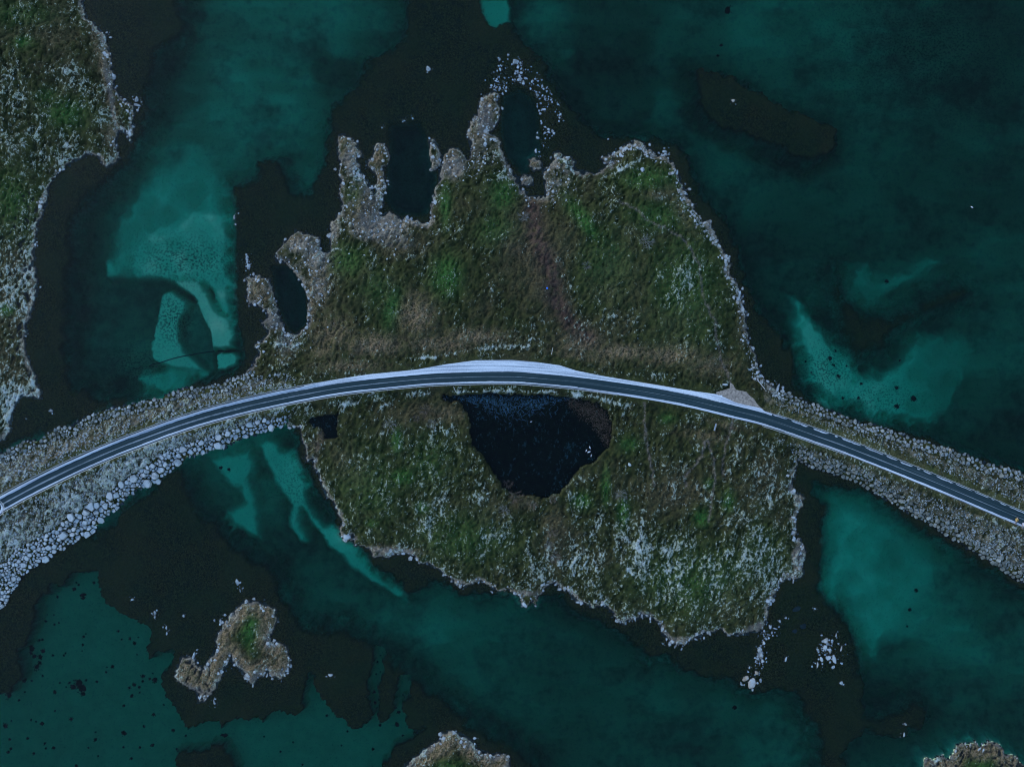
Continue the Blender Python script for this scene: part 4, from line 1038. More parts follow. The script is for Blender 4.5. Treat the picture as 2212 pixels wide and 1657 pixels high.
guard_rail('long steel guard rail on the south side from the left causeway past the pond', -16.4, -330, 1335)
guard_rail('steel guard rail on the north side of the right causeway', 16.8, 1672, 2500)
guard_rail('short steel guard rail on the south side where the right causeway begins', -17.2, 1650, 1835)

# ------------------------------------------------------------------ rock shapes
def rock_shape(seed, sub=2, planes=13):
    r = np.random.default_rng(seed)
    bm = bmesh.new(); bmesh.ops.create_icosphere(bm, subdivisions=sub, radius=1.0)
    P = np.array([v.co[:] for v in bm.verts]); F = np.array([[v.index for v in f.verts] for f in bm.faces]); bm.free()
    nn = r.normal(size=(planes, 3)); nn /= np.linalg.norm(nn, axis=1, keepdims=True)
    nn = np.vstack([nn, [[.08, .05, 1.0], [0, 0, -1]]]); dd = np.concatenate([r.uniform(.50, .92, planes), [r.uniform(.55, .8), .7]])
    dots = P @ nn.T
    k_ = np.where(dots > 1e-3, dd/np.maximum(dots, 1e-3), 9).min(1)
    Q = P*np.minimum(k_, 1.05)[:, None]
    Q[:, :2] /= np.abs(Q[:, :2]).max(0)
    return Q, F
SHAPES = [rock_shape(100+i, 2) for i in range(10)]
LOW = [rock_shape(300+i, 1, 9) for i in range(14)]
BIG_N = 0
proto = {}
def boulder(u, v, rx, ry, rot, mat, label, group, zr=.55, sink=.35, shape=None):
    global BIG_N
    x, y, z = Wg(u, v)
    if z < .1 and mat == 'pale': mat = 'reef'
    si = BIG_N % len(SHAPES) if shape is None else shape
    key = (si, mat)
    if key not in proto:
        Q, F = SHAPES[si]; proto[key] = quick_mesh('boulder', Q, F, M[mat], False, 3)
    o = link('boulder', proto[key])
    hz = zr*(rx*ry)**.5*S
    if z < .1:
        top = max(.22, .45*hz) if mat != 'dark' else -.12
        hz = max(hz, (top-z)/1.35); zc = top-hz*.72
    else: zc = z + hz*(1-2*sink)*.6
    o.location = (x, y, zc); o.scale = (rx*S, ry*S, hz); o.rotation_euler = (0, 0, -math.radians(rot))
    tag(o, label, 'boulder' if mat != 'dark' else 'sunken rock', group)
    BIG_N += 1
    return o
lone_objs = []
for (u, v, rx, ry, rot, mt, lab, g) in LONE:
    lone_objs.append((boulder(u, v, rx, ry, rot, mt, lab, g), v, lab))

# ------------------------------------------------------------------ fitted riprap: cells of a jittered packing, each a block with a rounded shoulder
def poisson(poly, rad, tries=30000, seed=1, ok=None):
    r = np.random.default_rng(seed); P = np.array(poly); lo_, hi_ = P.min(0), P.max(0)
    pts = r.uniform(lo_, hi_, (tries, 2))
    ins = sdf_poly(poly, pts[:, 0].astype(np.float32), pts[:, 1].astype(np.float32)) > 0
    out = []; grid = {}
    for p in pts[ins]:
        R = rad(p[0], p[1]) if callable(rad) else rad
        if ok is not None and not ok(p[0], p[1]): continue
        gx_, gy_ = int(p[0]//12), int(p[1]//12); good = True
        for a in (-1, 0, 1):
            for b in (-1, 0, 1):
                for (q, Rq) in grid.get((gx_+a, gy_+b), ()):
                    if (q[0]-p[0])**2+(q[1]-p[1])**2 < ((R+Rq)/2)**2: good = False; break
                if not good: break
            if not good: break
        if good: grid.setdefault((gx_, gy_), []).append((p, R)); out.append((p[0], p[1], R))
    return out

def cells(pts, maxr=1.25, shrink=.86):
    A = np.array([(p[0], p[1]) for p in pts]); res = []
    for i, (u, v, R) in enumerate(pts):
        d = np.hypot(A[:, 0]-u, A[:, 1]-v); nb_ = np.where((d > 0) & (d < 3*R))[0]
        ang0 = random.uniform(0, 6.28)
        nk = random.choice((5, 6, 6, 7)); st = random.uniform(1.0, 1.45); ax = random.uniform(0, math.pi)
        poly = []
        for k_ in range(nk):
            a_ = 2*math.pi*(k_+random.uniform(-.25, .25))/nk; q_ = maxr*R*.60*random.uniform(.85, 1.15)
            px, py = q_*st**.5*math.cos(a_), q_/st**.5*math.sin(a_)
            poly.append((u+px*math.cos(ax)-py*math.sin(ax), v+px*math.sin(ax)+py*math.cos(ax)))
        for j in nb_:
            wgt = R/(R+pts[j][2])
            mx, my = u+(A[j, 0]-u)*wgt, v+(A[j, 1]-v)*wgt; nxn, nyn = A[j, 0]-u, A[j, 1]-v
            new = []
            for k_ in range(len(poly)):
                a, b = poly[k_], poly[(k_+1) % len(poly)]
                da = (a[0]-mx)*nxn+(a[1]-my)*nyn; db = (b[0]-mx)*nxn+(b[1]-my)*nyn
                if da <= 0: new.append(a)
                if (da < 0) != (db < 0):
                    t_ = da/(da-db); new.append((a[0]+(b[0]-a[0])*t_, a[1]+(b[1]-a[1])*t_))
            poly = new
            if len(poly) < 3: break
        if len(poly) < 3: continue
        c = np.mean(poly, 0); q = np.array([(c[0]+(p[0]-c[0])*shrink, c[1]+(p[1]-c[1])*shrink) for p in poly])
        # merge very short edges
        keep = [q[0]]
        for p in q[1:]:
            if np.hypot(*(p-keep[-1])) > .30*R: keep.append(p)
        q = np.array(keep)
        if len(q) < 3: continue
        ar = .5*abs(np.sum(q[:, 0]*np.roll(q[:, 1], -1)-np.roll(q[:, 0], -1)*q[:, 1]))
        res.append((c, q, ar, R))
    return res

def block(c, q, R, r, hk=.5):
    """rings of a rounded block, local metres, z 0 at its foot"""
    n = len(q); L = (q-c)*S*np.array([1, -1]); hgt = hk*R*S*r.uniform(.6, 1.35)
    # soften corners
    L2 = .5*L + .25*np.roll(L, 1, 0) + .25*np.roll(L, -1, 0); L = .94*L + .06*L2
    tilt = r.normal(0, .2, 2)
    rings = []
    for sc, zz in ((.9, -.6*hgt), (1.0, .3*hgt), (.95, .78*hgt), (.85, .98*hgt)):
        jit = 1 + r.normal(0, .03, n)
        ring = L*sc*jit[:, None]
        rings.append(np.column_stack([ring, zz + ring@tilt + r.normal(0, .02*hgt, n)]))
    top = np.array([[0, 0, 1.03*hgt]])
    Vv = np.vstack(rings+[top]); F = []
    for k_ in range(3):
        for i in range(n):
            a, b = k_*n+i, k_*n+(i+1) % n
            F += [(a, a+n, b), (b, a+n, b+n)]
    for i in range(n): F.append((3*n+i, 4*n, 3*n+(i+1) % n))
    F.append(None)
    F = [f for f in F if f]
    return Vv, np.array(F)

def rad_main(u, v):
    return float(np.interp(u, [0, 60, 110, 300, 500, 620], [5.6, 6.2, 8.3, 8.6, 8.2, 7.8]))*random.choice((.52, .62, .8, .95, 1.05, 1.25, 1.7))
def ground_or_shore(u, v):
    return field_at(Z, u, v) > -1.2
cs = cells(poisson(BAND, rad_main, 40000, 3, ground_or_shore), 1.42, .89)
cs.sort(key=lambda e: -e[2])
nbig = min(len(cs), 300-BIG_N-2)
stuffV, stuffF = {}, {}
def add_stuff(key, Vv, F):
    L = stuffV.setdefault(key, []); n0 = sum(len(a) for a in L) if False else stuffF.setdefault(key+'#', [0])[0]
    L.append(Vv); stuffF.setdefault(key, []).append(F+n0); stuffF[key+'#'][0] += len(Vv)
rb = np.random.default_rng(12)
ONES = 'first second third fourth fifth sixth seventh eighth ninth tenth eleventh twelfth thirteenth fourteenth fifteenth sixteenth seventeenth eighteenth nineteenth'.split()
def ordinal(n):
    if n < 20: return ONES[n-1]
    t_ = {2: 'twent', 3: 'thirt', 4: 'fort', 5: 'fift', 6: 'sixt', 7: 'sevent', 8: 'eight', 9: 'ninet'}[n//10]
    return t_+'ieth' if n % 10 == 0 else t_+'y-'+ONES[n % 10-1]
def single_out(entries, how):
    """entries: (object, key for the order, text); alike texts are told apart by their order"""
    by = {}
    for e in entries: by.setdefault(e[2], []).append(e)
    for txt, L in by.items():
        L.sort(key=lambda e: e[1])
        for k_, e in enumerate(L): e[0]['label'] = how(txt, ordinal(k_+1) if len(L) > 1 else None)
RZ = [(560, 640, 'by the small pool'), (490, 560, 'above the pale channel sand'), (420, 490, 'left of the pale channel sand'), (350, 420, 'in the middle of the left causeway'), (290, 350, 'where the riprap widens'),
      (230, 290, 'in the wide riprap'), (170, 230, 'in the lower wide riprap'), (110, 170, 'past the wide riprap'), (55, 110, 'short of the frame edge'), (-100, 55, 'at the left frame edge')]
rip = []
for i, (c, q, ar, R) in enumerate(cs):
    Vv, F = block(c, q, R, rb, .5)
    x, y, z = Wg(c[0], c[1]); z = max(z, -.35)
    if i < nbig:
        me = quick_mesh('boulder', Vv, F, M['pale'], False, 3)
        o = link('boulder', me); o.location = (x, y, z)
        zone = next((t_ for a, b, t_ in RZ if a <= c[0] < b), RZ[-1][2])
        row = 'waterline' if z < .35 else 'upper row' if z > .95 else 'middle row'
        ev = np.linalg.eigvalsh(np.cov((q-c).T)); el_ = (ev[1]/max(ev[0], 1e-6))**.5
        shp = 'long' if el_ > 1.5 else 'four-sided' if len(q) == 4 else 'blocky' if len(q) == 5 else 'rounded'
        tag(o, 'pale boulder', 'boulder', 'riprap boulders on the south side of the left causeway')
        rip.append((o, c[0], f'{shp} pale boulder, {row}, {zone}'))
    else:
        add_stuff('riprap_stones', Vv+np.array([x, y, z]), F)

single_out(lone_objs, lambda t_, n_: t_ if n_ is None else f'{t_}, {n_} from the top')
single_out(rip, lambda t_, n_: t_ if n_ is None else n_+' '+t_.replace('boulder,', 'boulder from left,', 1))
# the other riprap flanks: smaller fitted stone, one mass each
def flank(key, poly, rad, seed, tries, hk=.45, ok=None, shrink=.9):
    r = np.random.default_rng(seed)
    for (c, q, ar, R) in cells(poisson(poly, rad, tries, seed, ok), 1.4, shrink):
        Vv, F = block(c, q, R, r, hk); x, y, z = Wg(c[0], c[1])
        if z < -1.0: continue
        add_stuff(key, Vv+np.array([x, y, max(z, -.3)-.02]), F)
def offset_line(line, d):
    P = np.array(line, float); t_ = np.gradient(P, axis=0); t_ /= np.linalg.norm(t_, axis=1, keepdims=True)
    return [tuple(p) for p in P + d*np.stack([t_[:, 1], -t_[:, 0]], 1)]
LN = [p for p in CAUSE_L_N if -60 <= p[0] <= 560]; RN = [p for p in CAUSE_R_N if 1660 <= p[0] <= 2300]; RS = [p for p in CAUSE_R_S if 1710 <= p[0] <= 2300]
flank('riprap_north', offset_line(LN, 2) + offset_line(LN, -17)[::-1], lambda u, v: random.uniform(4, 8.5), 21, 16000)
flank('riprap_east', offset_line(RN, 3) + offset_line(RN, -16)[::-1], lambda u, v: random.uniform(4.5, 8.0), 22, 16000)
flank('riprap_south', offset_line(RS, -3) + offset_line(RS, 21)[::-1], lambda u, v: random.uniform(4, 8.5), 23, 16000)

# ------------------------------------------------------------------ loose stones: slopes, beaches, reefs
rs = np.random.default_rng(31)
def scatter(key, n, u0, u1, v0, v1, prob, rmin, rmax, zr=.5, flat=1.0, elong=(.6, 1.0), rotc=None, roots=.35):
    uu_ = rs.uniform(u0, u1, n); vv_ = rs.uniform(v0, v1, n)
    xi = np.clip(np.searchsorted(xs, (uu_-CU)*S), 0, nx-1); yi = np.clip(np.searchsorted(ys, (CV-vv_)*S), 0, ny-1)
    keep = rs.random(n) < prob[yi, xi]
    for u, v in zip(uu_[keep], vv_[keep]):
        R = rmin + (rmax-rmin)*rs.random()**2.2
        x, y, z = Wg(u, v)
        if z < -.7: continue
        Q, F = LOW[rs.integers(len(LOW))]
        a = rs.uniform(0, 6.28) if rotc is None else rs.normal(rotc, .35); c_, s__ = math.cos(a), math.sin(a)
        ry = R*rs.uniform(*elong)
        P = Q*np.array([R*S, ry*S, zr*(R*ry)**.5*S])
        P = np.column_stack([P[:, 0]*c_-P[:, 1]*s__, P[:, 0]*s__+P[:, 1]*c_, P[:, 2]])
        hz = zr*(R*ry)**.5*S
        if z < 0: z = max(z, -.02) if key == 'reef_stones' else max(z, -.06-.2*hz)
        add_stuff(key, P+np.array([x, y, z+hz*(1-2*roots)*.5]), F)
shore_band = np.exp(-((sd-2)/6.0)**2)*(cau < isl+20)
rocky = np.clip(.35+.9*(fbm(U/60, V/60, 3, 5)-.42)*2, .05, 1)
rocky = np.maximum(rocky, np.maximum.reduce([blob(1530,480,60,120,-30), blob(1400,325,80,30), blob(1100,1270,330,60,5), blob(1480,1370,250,40), blob(800,350,80,90), blob(560,1440,160,100), blob(980,1600,140,50), blob(2100,1620,140,50), blob(1725,1130,20,130), blob(280,260,30,70), blob(640,740,100,40), blob(1640,780,40,60), .7*blob(1040,260,40,80)]))
scatter('shore_rocks', 230000, -20, 2240, -20, 1680, shore_band*rocky*.40*inframe, 1.1, 6.0, .5, rotc=None)
steep = np.exp(-((sd-1)/4.5)**2)*np.maximum.reduce([blob(1350,1310,190,50,20), blob(1480,1385,90,20), blob(990,1250,60,20), blob(440,1505,40,18), blob(2100,1612,120,24), blob(590,1455,50,24), blob(1730,1090,14,50), blob(1690,1260,40,24)])
scatter('shore_rocks', 40000, 360, 2212, 1050, 1660, np.clip(steep, 0, 1)*.55, 2.2, 6.5, .7, elong=(.28, .5), rotc=1.45)
eastb = np.exp(-((sd-5)/9.0)**2)*np.maximum.reduce([blob(1520,470,40,110,-28), blob(1600,640,30,110,-6), blob(1640,800,30,50), .8*blob(1400,325,90,30)])
scatter('shore_rocks', 30000, 1300, 1680, 290, 850, np.clip(eastb, 0, 1)*.5, 1.0, 5.0, .5)
slopeL = (SDs[3] > 10)*(dr > hw+3)*inframe
scatter('slope_stones', 60000, -10, 640, 800, 1320, slopeL*np.where(north, .5, .40)*(rocky*.5+.5), 1.0, 3.2, .5)
slopeR = (SDs[4] > 8)*(dr > hw+10)*inframe
scatter('slope_stones', 44000, 1670, 2230, 830, 1270, slopeR*np.where(north, .28, .36), .9, 2.8, .5)
reefp = np.maximum.reduce([.9*blob(1128,168,20,12,30), .5*blob(1150,195,26,20,40), .9*blob(1642,1420,10,22,10), .9*blob(1785,1398,11,16), .5*blob(940,335,10,30), .4*blob(1165,245,16,30,-20), .35*blob(1050,215,20,14), .5*blob(1655,1370,16,8), .4*blob(540,570,8,20), .35*blob(890,262,20,10), .4*blob(1080,190,20,30), .45*lineblob([(1075,170),(1090,145),(1120,135),(1160,165),(1190,215),(1205,255),(1180,290),(1165,335)], 9)])*(sd < 4)
for (a_, b_, c_, d_, n_) in [(1060,1240,115,350,2600), (1620,1670,1380,1470,900), (1755,1820,1360,1450,900), (915,960,295,370,500), (525,555,535,605,260), (865,915,250,280,160), (1630,1680,1355,1385,260), (1030,1110,160,235,500)]:
    scatter('reef_stones', n_, a_, b_, c_, d_, reefp*.8, .9, 3.6, .6)
for (u, v, rx, ry, rot, mt, lab, g) in LONE:
    if mt == 'dark' or field_at(Z, u, v) > .1 or max(rx, ry) < 3: continue
    r_ = max(rx, ry)
    scatter('reef_stones', int(3+r_*.9), u-r_*1.7, u+r_*1.7, v-r_*1.7, v+r_*1.7, np.ones_like(U)*.8, .7, .42*r_+.4, .6)
scatter('shore_rocks', 50000, 520, 1260, 190, 760, np.clip(low*1.3, 0, 1)*np.clip(rock, 0, 1)*(sd > 3)*.30, .9, 3.6, .45)
inland = np.clip(sd/20, 0, 1)*np.clip((snow-.2)*1.6, 0, 1)*(dr > hw+6)*(psd < -4)*inframe*(cau < isl+4)
scatter('field_stones', 70000, -10, 2212, -10, 1660, inland*.26*rocky, .6, 2.4, .45)
STUFF = {'riprap_stones': ('pale', 'smaller pale stones wedged between the left causeway boulders'), 'riprap_north': ('grey', 'grey stones edging the north foot of the left causeway'),
 'riprap_east': ('grey', 'grey stones edging the north foot of the right causeway'), 'riprap_south': ('grey', 'grey stones edging the south foot of the right causeway'),
 'shore_rocks': ('shore', 'broken rocks strewn along the shores'), 'slope_stones': ('grey', 'small loose stones on the causeway slopes'),
 'reef_stones': ('reef', 'small pale stones on the reefs'), 'field_stones': ('shore', 'frosted stones in the heath')}
for key, (mt, lab) in STUFF.items():
    if key not in stuffV: continue
    me = quick_mesh(key, np.vstack(stuffV[key]), np.vstack(stuffF[key]), M[mt], False, 3)
    tag(link(key, me), lab, kind='stuff')

# ------------------------------------------------------------------ bare shrubs
def stick(V_, F_, a, b, r0, r1, sides=3):
    a = np.array(a); b = np.array(b); d = b-a; L = np.linalg.norm(d)
    if L < 1e-5: return
    d = d/L; e = np.cross(d, [0, 0, 1.0]) if abs(d[2]) < .95 else np.cross(d, [1.0, 0, 0]); e /= np.linalg.norm(e); f = np.cross(d, e)
    n0 = len(V_)
    for p, r in ((a, r0), (b, r1)):
        for k_ in range(sides):
            t_ = 2*math.pi*k_/sides; V_.append(p + r*(math.cos(t_)*e + math.sin(t_)*f))
    for k_ in range(sides):
        k2 = (k_+1) % sides; F_.append((n0+k_, n0+k2, n0+sides+k2, n0+sides+k_))
def shrub_meshes(seed, height, spread, nst, mat):
    r = random.Random(seed); SV, SF, TV, TF = [], [], [], []
    def grow(p, d, L, rad, depth):
        d = d/np.linalg.norm(d); q = p + d*L
        if depth <= 1: stick(SV, SF, p, q, rad, rad*.7)
        else: stick(TV, TF, p, q, rad, rad*.6)
        if depth >= 4: return
        for _ in range(r.choice((2, 3)) if depth < 3 else 2):
            nd = d + np.array([r.gauss(0, .42), r.gauss(0, .42), r.gauss(.05, .22)])
            grow(p + d*L*r.uniform(.55, 1.0), nd, L*r.uniform(.55, .8), rad*.66, depth+1)
    for k_ in range(nst):
        a = 2*math.pi*k_/nst + r.uniform(-.4, .4); lean = r.uniform(.35, 1.1)*spread
        grow(np.array([.08*math.cos(a), .08*math.sin(a), -.1]), np.array([lean*math.cos(a), lean*math.sin(a), 1.0]), height*.36*r.uniform(.8, 1.15), .034, 0)
    return quick_mesh('stems', np.array(SV), np.array(SF), M['stem'] if mat != 'twig' else M['twig'], False, 4), quick_mesh('twigs', np.array(TV), np.array(TF), M[mat], False, 4)
SHRUB = {'grey': [shrub_meshes(s_, 2.6, 1.0, 9, 'twig') for s_ in (1, 2)], 'brown': [shrub_meshes(s_, 2.2, .9, 10, 'twig_red') for s_ in (3, 4, 5)]}
for k_, (u, v, sc, kind, lab) in enumerate([
  (1393,522,1.25,'grey','big bare grey shrub spreading in the heath below the eastern trail'),
  (1131,472,.95,'grey','bare grey shrub on the left of the red brown gully'),
  (1268,577,.8,'grey','faint bare shrub in the middle of the eastern heath'),
  (845,916,1.15,'grey','bare bluish shrub in the heath left of the pond'),
  (933,913,.9,'grey','smaller bare bluish shrub nearer the pond'),
  (918,886,1.15,'brown','reddish bare thicket between the road and the bluish shrubs'),
  (900,905,.8,'brown','low reddish thicket below the larger reddish thicket'),
  (686,962,1.1,'brown','tan bare bush beside the small dark pool'),
  (694,940,.8,'brown','small tan bush leaning over the small dark pool'),
  (1098,1044,1.0,'brown','upper bare willow on the pond\'s south shore'),
  (1112,1072,1.35,'brown','large bare willow thicket at the pond\'s south end'),
  (1150,1090,1.0,'brown','bare bush behind the pond\'s south shore'),
  (1195,1078,.9,'brown','bare bush at the southeast bank of the pond'),
  (1341,1066,1.0,'grey','dark bare bush in the heath southeast of the pond'),
  (1191,1150,1.1,'brown','upper dark bush in the brown gully south of the pond'),
  (1198,1201,1.2,'brown','lower dark bush in the brown gully south of the pond'),
  (1185,1178,.8,'grey','small grey bush between the two dark gully bushes'),
  (1090,1100,1.0,'grey','pale bare bush west of the pond\'s south end')]):
    x, y, z = Wg(u, v)
    root = empty('bare_shrub', (x, y, z), k_*1.3); root.scale = (sc, sc, sc*.9)
    tag(root, lab, 'shrub', 'bare shrubs of the island')
    st, tw = SHRUB[kind][k_ % len(SHRUB[kind])]
    link('stems', st, root); tag(link('twigs', tw, root), kind='stuff')

# ------------------------------------------------------------------ dry reeds and floating frosted grass on the pond
rp = np.random.default_rng(77)
RV, RF = [], []
reed_poly = [(1232,858),(1291,871),(1311,886),(1323,916),(1321,943),(1319,958),(1312,966),(1300,955),(1290,935),(1270,915),(1245,895),(1228,876),(1222,862)]
ru = rp.uniform(1215, 1335, 26000); rv = rp.uniform(850, 975, 26000)
s_ = sdf_poly(reed_poly, ru.astype(np.float32), rv.astype(np.float32))
pk = np.clip((s_+5)/22, 0, 1)*rp.uniform(.2, 1, len(ru))
for u, v in [(a, b) for a, b, p_ in zip(ru, rv, pk) if rp.random() < p_*.8]:
    x, y, _ = W(u, v, ZP+.3); hgt = rp.uniform(.25, .9); a = rp.uniform(0, 6.28); lean = rp.uniform(.1, .6)*hgt; w_ = rp.uniform(.012, .03)
    dx, dy = math.cos(a), math.sin(a); n0 = len(RV)
    RV += [(x-dy*w_, y+dx*w_, ZP-.15), (x+dy*w_, y-dx*w_, ZP-.15), (x+dx*lean*.4+dy*w_, y+dy*lean*.4-dx*w_, ZP+hgt*.6), (x+dx*lean*.4-dy*w_, y+dy*lean*.4+dx*w_, ZP+hgt*.6), (x+dx*lean, y+dy*lean, ZP+hgt*.85)]
    RF += [(n0, n0+1, n0+2), (n0, n0+2, n0+3), (n0+3, n0+2, n0+4)]
tag(link('reeds', quick_mesh('reeds', np.array(RV), np.array(RF), M['reed'], False, 3)), 'dry brown reed bed at the pond\'s northeast shore', kind='stuff')
GV, GF = [], []
for _ in range(800):
    u = rp.normal(1110, 75); dv = abs(rp.normal(0, 1))
    v = 853 + dv*26*math.exp(-((u-1110)/95)**2) + rp.uniform(0, 6)
    if field_at(psd, u, v) < 3: continue
    x, y, _ = W(u, v, ZP); L = rp.uniform(.15, .75) if dv < .8 else rp.uniform(.3, 1.3); a = rp.choice([rp.normal(1.3, .5), rp.normal(.5, .6), rp.normal(2.4, .5)])
    bend = rp.normal(0, .9); w_ = rp.uniform(.015, .04); zz = ZP+.015+rp.uniform(0, .03); n0 = len(GV); px, py = x, y
    m = 4
    for k_ in range(m+1):
        ww = w_*(1-abs(k_/m-.4)*1.1)
        GV += [(px-math.sin(a)*ww, py+math.cos(a)*ww, zz), (px+math.sin(a)*ww, py-math.cos(a)*ww, zz)]
        px += math.cos(a)*L/m; py += math.sin(a)*L/m; a += bend/m
    for k_ in range(m):
        b_ = n0+2*k_; GF += [(b_, b_+1, b_+3), (b_, b_+3, b_+2)]
tag(link('floating_grass', quick_mesh('floating_grass', np.array(GV), np.array(GF), M['ice'], False, 3)), 'bluish frosted grass floating along the pond\'s road side', kind='stuff')

# ------------------------------------------------------------------ heath tussocks (uncountable)
TV, TF, TC = [], [], []
rt = np.random.default_rng(5)
n = 150000
tu = rt.uniform(-10, 2222, n); tv = rt.uniform(-10, 1667, n)
xi = np.clip(np.searchsorted(xs, (tu-CU)*S), 0, nx-1); yi = np.clip(np.searchsorted(ys, (CV-tv)*S), 0, ny-1)
veg = (np.clip(sd/16, 0, 1)*(dr > hw+5)*(psd < -3)*(flatg < .1)*np.clip(1.1-rock, .0, 1)*(cau < isl+2))[yi, xi]
keep = rt.random(n) < veg*.9
tu, tv, xi, yi = tu[keep], tv[keep], xi[keep], yi[keep]
m = len(tu)
kz = Z[yi, xi]; tx = (tu-CU)*S*(H-kz)/H; ty = (CV-tv)*S*(H-kz)/H
# sample true ground height at the final place
xi2 = np.clip(np.searchsorted(xs, tx)-1, 0, nx-2); yi2 = np.clip(np.searchsorted(ys, ty)-1, 0, ny-2)
kz = Z[yi2, xi2]
ang = rt.uniform(0, 6.28, m); rad_ = rt.uniform(.08, .26, m); hh = rt.uniform(.03, .17, m)
# each tussock: a low ragged five-sided tuft
base_i = np.arange(m)*6
vv = np.zeros((m, 6, 3))
for k_ in range(5):
    a = ang + 2*math.pi*k_/5; r_ = rad_*rt.uniform(.6, 1.2, m)
    vv[:, k_, 0] = tx + r_*np.cos(a); vv[:, k_, 1] = ty + r_*np.sin(a); vv[:, k_, 2] = kz-.12 + rt.uniform(0, .05, m)
vv[:, 5, 0] = tx + rt.normal(0, .06, m); vv[:, 5, 1] = ty + rt.normal(0, .06, m); vv[:, 5, 2] = kz + hh
ff = np.stack([np.stack([base_i+k_, base_i+(k_+1) % 5, base_i+5], -1) for k_ in range(5)], 1).reshape(-1, 3)
me = quick_mesh('heath_tussocks', vv.reshape(-1, 3), ff, M['land'], False, 3)
fi = (yi2*nx+xi2).repeat(6)
for an, arr in (('ma', ma), ('mb', mb)):
    aa = me.attributes.new(an, 'FLOAT_COLOR', 'POINT'); aa.data.foreach_set('color', arr[fi].ravel())
tag(link('heath_tussocks', me), 'low ragged tussocks of heath and grass', kind='stuff')

# ------------------------------------------------------------------ seaweed clumps on the pale sand at lower left and in the lagoons
rw = random.Random(9)
def weed_mesh(seed):
    r = random.Random(seed); V_, F_ = [], []
    for k_ in range(30):
        a = r.uniform(0, 6.28); d = r.uniform(0, .75); x, y = d*math.cos(a), d*math.sin(a); L = r.uniform(.25, .5); w_ = r.uniform(.06, .13); n0 = len(V_)
        b = a + r.gauss(0, .9); c_, s__ = math.cos(b), math.sin(b); top = r.uniform(.12, .32)
        V_ += [(x-s__*w_, y+c_*w_, -.1), (x+s__*w_, y-c_*w_, -.1), (x+c_*L*.5+s__*w_, y+s__*L*.5-c_*w_, top), (x+c_*L*.5-s__*w_, y+s__*L*.5+c_*w_, top), (x+c_*L, y+s__*L, top*.5)]
        F_ += [(n0, n0+1, n0+2), (n0, n0+2, n0+3), (n0+3, n0+2, n0+4)]
    n0 = len(V_)
    for k_ in range(12):
        a = 2*math.pi*k_/12; rr_ = r.uniform(.6, .95); V_.append((rr_*math.cos(a), rr_*math.sin(a), -.08)); 
    V_.append((0, 0, .22))
    for k_ in range(12): F_.append((n0+k_, n0+(k_+1) % 12, n0+12))
    return quick_mesh('seaweed_clump', np.array(V_), np.array(F_), M['weed'], False, 3)
WM = [weed_mesh(k_) for k_ in range(6)]
WEEDS = [(0,3,[(640,118,22),(718,170,26),(718,195,20),(660,60,12),(680,80,14),(812,62,16),(372,185,16),(497,183,16),(540,100,14),(408,340,7),(466,340,10),(470,424,14),(510,408,12),(325,432,16),
  (340,560,18),(368,555,16),(720,530,16),(742,505,9),(715,600,16),(710,652,8),(1022,480,16),(1050,552,12),(1122,548,17),(1165,583,18),(1197,533,9),(1185,683,10),(270,630,36),(375,650,28),(350,700,26),(295,695,22),(195,712,18),(345,755,24),
  (458,688,14),(552,688,14),(566,672,12),(240,840,34),(235,885,26),(275,908,12),(370,868,14),(520,927,13),(475,1008,20),(215,1005,12),(140,962,14),(80,1035,34),(163,1078,15),(680,935,50),(700,985,46),(640,965,34),(715,1025,24),(600,925,16),(745,905,14),(838,915,16),(572,962,10),
  (975,788,20),(917,832,13),(925,792,9),(1232,868,20),(1295,893,15),(1232,912,14),(1160,940,20),(1203,963,18),(1208,1010,12),(1120,970,17),(1135,1042,18),(1073,1122,17),(1340,905,28),(1320,845,12),(1415,1115,12),(1330,1203,20),(1245,1305,16),(1070,1360,28),(615,1240,20),(365,1280,26),(270,1248,12),(313,1262,12),(45,1295,28),(98,1252,10),
  (240,1405,17),(85,1412,18),(390,1452,16),(398,1495,14),(462,1490,17),(292,1535,18),(70,1525,16),(95,1497,16),(825,1418,18),(825,1353,10),(765,1487,12),(848,1557,12),(1067,1482,12),(1208,1482,17),(1316,1463,20),(1133,1583,16),(660,1640,20),(475,1170,12),(1495,1338,18),(1605,1385,14),(1895,1445,34),(1530,1500,14)]),
  (1,3,[(1045,745,18),(1075,690,10),(1040,850,11),(1075,830,10),(1000,1035,18),(1003,1140,18),(1220,1280,26),(1235,1180,22),(1205,1140,12),(1390,1355,16),(1010,1495,17),(612,1210,14),(790,1345,14),(320,1438,12),(210,1520,12),(740,1468,10),(400,1635,12),(1270,1385,14),(70,1390,10),(1072,1290,16),(1275,1030,10)]),
  (3,2,[(650,125,20),(783,125,16),(1115,40,22),(1250,120,34),(1105,195,30),(805,5,16)]), (3,1,[(530,1440,26),(565,1500,18),(610,1600,22),(330,1470,16),(375,1560,11),(580,1380,16),(680,1505,12),(1155,1460,14),(1025,780,20)]),
  (3,3,[(1275,125,22),(1225,290,20),(1200,440,14)]), (2,3,[(1920,1140,26)]), (2,0,[(1870,90,40),(1815,395,18),(1780,480,18)]), (0,2,[(1910,725,18),(1980,745,20)])]
nW = 0; weeds = []
PLACE = {(0,3): 'lower left sand', (1,3): 'sandy inlets right of the islet', (3,2): 'bright sand north of right causeway', (3,1): 'bright sand east of the island',
         (3,3): 'the sand off the southeast coast', (2,3): 'the deep sand south of the island', (2,0): 'the dim sand at upper right', (0,2): 'the channel sand below the left causeway'}
